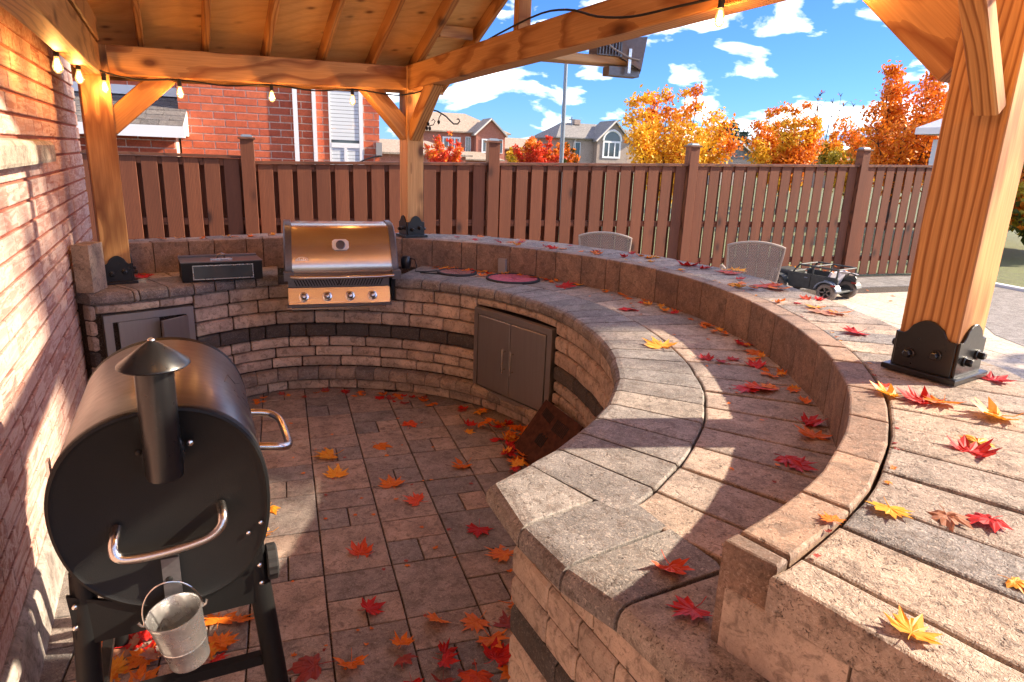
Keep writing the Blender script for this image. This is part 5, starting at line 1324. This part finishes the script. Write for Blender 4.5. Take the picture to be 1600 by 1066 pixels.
LEAVES=[
(0.211, 4.076, 0, 0.16, 'y', 'yellow maple leaf in the sun patch nearest the smoker lid handle'),
(0.229, 3.786, 0, 0.13, 'y', 'pale yellow leaf just below the brightest leaf of the sun patch'),
(0.534, 3.581, 0, 0.135, 'o', 'orange leaf lying across a joint in the middle of the patio floor'),
(0.64, 3.357, 0, 0.115, 'ro', 'red orange leaf a little below the middle of the patio floor'),
(0.896, 2.982, 0, 0.122, 'r', 'scarlet leaf on the large paver beside the counter corner'),
(1.011, 3.73, 0, 0.13, 'o', 'flat orange leaf between the rusty panel and the counter corner'),
(0.273, 2.923, 0, 0.118, 'ro', 'coral orange star shaped leaf alone on a large square paver'),
(0.96, 2.722, 0, 0.159, 'o', 'orange leaf on the dark paver by the end of the counter'),
(0.691, 2.291, 0, 0.119, 'o', 'bright orange leaf left of the leaf pile at the counter end'),
(0.163, 2.199, 0, 0.108, 'o', 'orange leaf at the lower edge of the patio floor'),
(0.888, 2.357, 0, 0.131, 'o', 'orange leaf tucked against the foot of the counter end'),
(0.532, 4.148, 0, 0.127, 'o', 'curled orange leaf in the shade beyond the sun patch'),
(0.794, 4.458, 0, 0.12, 'ro', 'small dull red leaf in the shade of the patio floor'),
(-0.154, 3.487, 0, 0.116, 'y', 'yellow leaf in the sun right beside the smoker barrel'),
(-0.166, 3.226, 0, 0.115, 'y', 'folded yellow leaf in the sun behind the smoker knob'),
(-0.336, 2.585, 0, 0.135, 'o', 'large orange leaf showing between bucket and smoker leg'),
(-0.34, 2.446, 0, 0.119, 'o', 'orange leaf just above the lower shelf of the smoker'),
(1.885, 2.972, 0.95, 0.158, 'y', 'yellow leaf on the grey front edge stones of the counter'),
(1.914, 2.289, 0.95, 0.119, 'r', 'red leaf overlapped by orange ones in the middle of the counter'),
(1.972, 2.276, 0.95, 0.132, 'ro', 'salmon orange leaf in the middle of a three leaf cluster'),
(2.037, 2.279, 0.95, 0.103, 'o', 'orange leaf at the right of the three leaf cluster'),
(1.888, 1.889, 0.95, 0.099, 'r', 'deep red leaf against the foot of the low curved wall'),
(1.81, 1.771, 0.95, 0.114, 'o', 'orange leaf below the deep red one at the low wall foot'),
(1.572, 1.643, 0.95, 0.095, 'r', 'crimson leaf on the shaded stone inside the low wall bend'),
(1.575, 1.592, 0.95, 0.084, 'r', 'second crimson leaf overlapping its twin on the shaded stone'),
(0.852, 1.205, 0.95, 0.083, 'ro', 'coral leaf on the big end stone of the counter'),
(0.813, 1.049, 0.95, 0.086, 'r', 'large red leaf on the counter beside the end of the low wall'),
(1.996, 2.724, 0.95, 0.075, 'r', 'small red leaf first of a row across a counter joint'),
(2.051, 2.679, 0.95, 0.054, 'r', 'tiny red leaf second of a row across a counter joint'),
(2.132, 2.684, 0.95, 0.062, 'r', 'small red leaf third of a row across a counter joint'),
(2.173, 2.567, 0.95, 0.094, 'r', 'dark red leaf last of a row across a counter joint'),
(2.387, 2.937, 0.95, 0.098, 'r', 'red leaf close to the low wall above the row of small ones'),
(2.344, 2.769, 0.95, 0.108, 'o', 'orange leaf leaning on the low wall near the black bracket'),
(2.161, 3.824, 0.95, 0.134, 'r', 'pink red leaf by the joint behind the curved grey edge'),
(2.034, 4.674, 0.95, 0.16, 'r', 'bright pink leaf to the right of the red woven mat'),
(2.473, 2.283, 1.18, 0.11, 'r', 'red leaf on the bar top left of the black post bracket'),
(1.899, 1.569, 1.18, 0.097, 'y', 'golden leaf over the joint at the corner of the post bracket'),
(1.94, 1.639, 1.18, 0.057, 'ro', 'small orange leaf peeking from behind the golden one'),
(1.954, 1.495, 1.18, 0.108, 'r', 'red leaf lying along the front of the black post bracket'),
(2.008, 1.47, 1.18, 0.104, 'o', 'orange leaf overlapping the red one before the post bracket'),
(2.077, 1.329, 1.18, 0.13, 'y', 'curled golden leaf at the right side of the bar top'),
(1.717, 1.153, 1.18, 0.111, 'r', 'large curled red leaf in the sun on the bar top'),
(1.801, 1.192, 1.18, 0.096, 'y', 'faded yellow leaf behind the large curled red one'),
(1.239, 0.971, 1.18, 0.08, 'y', 'golden leaf across two stones in the middle of the bar top'),
(1.416, 0.876, 1.18, 0.085, 'r', 'scarlet leaf in the sun near the right edge of the bar top'),
(1.337, 0.914, 1.18, 0.079, 'p', 'bleached beige leaf beside the scarlet one on the bar top'),
(0.929, 0.646, 1.18, 0.071, 'y', 'golden yellow leaf on the front stone of the bar top'),
(1.24, 0.698, 1.18, 0.037, 'y', 'yellow leaf half cut by the right edge of the view'),
(1.064, 0.957, 1.2, 0.039, 'o', 'orange leaf wedged in the joint beside the low wall top'),
(2.422, 1.602, 1.18, 0.103, 'r', 'red leaf behind the bolts of the post bracket'),
(2.691, 2.772, 1.18, 0.099, 'y', 'yellow leaf on the bar top near the toy truck wheel'),
(2.72, 2.645, 1.18, 0.111, 'o', 'orange leaf right of the yellow one near the toy truck wheel'),
(2.622, 2.662, 1.18, 0.147, 'p', 'pale orange leaf flat under two curled leaves on the bar'),
(2.876, 2.959, 1.18, 0.073, 'r', 'small red leaf on the bar edge before the toy truck wheel'),
(2.81, 2.987, 1.18, 0.065, 'ro', 'small rusty leaf on the bar edge before the toy truck door'),
(2.86, 3.389, 1.18, 0.16, 'ro', 'rusty orange leaf on the bar top below the toy truck'),
(2.866, 3.284, 1.18, 0.131, 'o', 'orange leaf next to the rusty one below the toy truck'),
(2.835, 4.197, 1.18, 0.157, 'r', 'red leaf on the far bar top left of the wicker chair'),
(2.848, 4.052, 1.18, 0.092, 'r', 'small red leaf touching the foot of the wicker chair back'),
(2.908, 3.856, 1.18, 0.16, 'ro', 'orange red leaf on the bar before the right wicker chair'),
(3.047, 3.921, 1.18, 0.102, 'y', 'yellow leaf before the right wicker chair back'),
(0.024, 2.219, 0, 0.145, 'd', 'dull pinkish leaf heap bit right of the smoker leg'),
(0.705, 2.063, 0, 0.126, 'r', 'dark red leaf in the pile at the counter end'),
(0.814, 2.231, 0, 0.146, 'd', 'dull crimson leaf on top of the pile at the counter end'),
(0.719, 2.171, 0, 0.12, 'o', 'orange leaf at the left of the pile at the counter end'),
(0.607, 1.994, 0, 0.136, 'ro', 'coral leaf cut by the bottom edge near the counter end'),
(0.751, 1.979, 0, 0.108, 'o', 'orange leaf low in the pile at the counter end'),
(-0.661, 2.513, 0, 0.136, 'p', 'pink leaf in the heap under the smoker'),
(-0.688, 2.399, 0, 0.116, 'o', 'orange leaf at the left of the heap under the smoker'),
(-0.631, 2.56, 0, 0.119, 'r', 'dark red leaf in the heap under the smoker'),
(-0.589, 2.438, 0, 0.119, 'o', 'orange leaf behind the bucket in the heap under the smoker'),
(-0.407, 2.297, 0, 0.103, 'o', 'orange leaf just below the bucket'),
(-0.987, 5.421, 0.95, 0.112, 'r', 'red leaf on the sunny counter right of the left bracket')]

for i, (x, y, z, s_, key, lab) in enumerate(LEAVES):
    if z > 1.19: z = 1.186
    put_leaf(x, y, z, max(s_*1.5, .07), key, lab, 'fallen maple leaves', 7, var=LR.choice((0, 1, 1, 2, 4)))
CN = dict(r='red', ro='coral', o='orange', y='golden', p='bleached', d='dull crimson')
def scatter(name, n, pos, z, keys, smin, smax, label, cat='leaves'):
    m = MB(); ks = sorted(set(keys))
    src = {k: leafm[k] for k in ks}
    for i in range(n):
        x, y = pos(); k = LR.choice(keys); me = LR.choice(src[k]); s = LR.uniform(smin, smax)*.5
        T_ = Matrix.Translation((x, y, z+.0035)) @ Matrix.Rotation(R(LR.uniform(-8, 8)), 4, 'X') @ Matrix.Rotation(LR.uniform(0, 6.28), 4, 'Z') @ Matrix.Diagonal((s, s, s, 1))
        m.add([T_ @ v.co for v in me.vertices], [tuple(p.vertices) for p in me.polygons], ks.index(k))
    o = m.build(name, [LM[k] for k in ks]); kind(o, 'stuff'); o['label'] = label; o['category'] = cat; return o
def drift(n, pos, z, keys, where, smin=.06, smax=.10, stack=0, grp=None):
    for i in range(n):
        x, y = pos(); k = LR.choice(keys)
        put_leaf(x, y, z + LR.uniform(0, stack), LR.uniform(smin, smax), k, 'one of many %s leaves %s' % (CN[k], where), grp or ('%s leaves %s' % (CN[k], where)), 10 + stack*400, var=LR.choice((0, 1, 2, 3, 4, 5)))
def by_arc(p0, p1, fn, lo, hi, skew=1.6):
    def f():
        p = LR.uniform(p0, p1); r_ = fn(p) + lo + (hi-lo)*LR.random()**skew; return pol(p, r_)
    return f
drift(30, by_arc(2, 34, rA, -.075, -.42), 0, 'rroooyyo', 'heaped below the closed steel door', 0.116, 0.155, .03)
drift(24, by_arc(-12, 8, rA, -.08, -.40), 0, 'rrooooy', 'heaped beside the rusty iron panel', 0.116, 0.155, .03)
scatter('leaf_drift', 24, by_arc(34, 75, rA, -.07, -.26), 0, 'rooord', 0.072, 0.126, 'red and orange leaves along the far foot of the curved wall')
scatter('leaf_drift', 10, by_arc(75, 100, rA, -.07, -.2), 0, 'oord', 0.072, 0.112, 'red and orange leaves at the wall foot below the grill')
drift(20, lambda: (LR.uniform(-.70, -.25), LR.uniform(2.05, 2.75)), 0, 'rrooyp', 'heaped on the floor beneath the smoker', 0.116, 0.155, .02)
scatter('leaf_drift', 13, lambda: (lambda y: (wallx(y) + .13 + LR.random()**2*.16, y))(LR.uniform(2.3, 3.3)), 0, 'oorp', 0.058, 0.105, 'red and orange leaves caught along the concrete foundation strip')
drift(16, lambda: (.56 - LR.random()**1.6*.34, LR.uniform(1.7, 2.5)), 0, 'rrood', 'piled at the foot of the counter end', 0.116, 0.155, .02)
drift(44, by_arc(0, 56, rD, -.03, -.12), ZC, 'oooyry', 'on the counter along the low curved wall', 0.072, 0.112, .006)
drift(24, by_arc(-38, 0, rD, -.03, -.12), ZC, 'ooory', 'on the counter by the bend of the low wall', 0.058, 0.091, .004)
drift(12, by_arc(38, 58, rD, -.05, -.30), ZC, 'ooyr', 'on the counter between grill and pink mat', 0.072, 0.112, .004)
drift(10, by_arc(112, 126, rD, -.04, -.25), ZC, 'ryoo', 'on the counter by the left post', 0.072, 0.112, .004)
drift(30, by_arc(14, 58, rE, .03, .42), ZB, 'roooyr', 'on the far stretch of the bar top', 0.072, 0.119, .004)
drift(11, by_arc(-16, 14, rE, .05, .40), ZB, 'roooy', 'on the bar top before the wicker chairs', 0.072, 0.119, .004)
drift(16, by_arc(68, 112, rE, .02, .25), ZB, 'yooy', 'on the bar top behind grill and oven', 0.072, 0.105, .003)
scatter('leaf_litter', 55, lambda: (LR.uniform(-.2, 1.1), LR.uniform(2.0, 4.7)), 0, 'ood', .02, .045, 'tiny curled leaf scraps sprinkled over the patio floor')
scatter('leaf_litter', 22, by_arc(-60, 20, rB, .05, .3, 1), ZC, 'ood', .018, .032, 'tiny leaf scraps sprinkled over the counter stones')
scatter('leaf_litter', 40, by_arc(-72, 20, rE, .0, .03, 1), ZB, 'oyd', .018, .035, 'tiny leaf scraps caught in the joint behind the low wall')
drift(12, lambda: (LR.uniform(6.8, 9.5), LR.uniform(6.5, 9.3)), .003, 'ooy', 'on the pale slabs beside the toy truck', 0.072, 0.112, .0)
drift(8, lambda: (LR.uniform(7.55, 8.3), LR.uniform(7.7, 8.7)), .40, 'oyoo', 'resting on the toy truck', 0.087, 0.126, .05)
tree('added_dappling_tree', 'unseen yellow maple added right of the terrace to dapple the sunlight', 13.6, 2.7, 12.6, 4.6, [F_yel, F_or, F_yel], 4300, .95, seed=31, leaf=.19, low=.45, limbs=14)  # added out of view; its crown is shaped to break up the sun
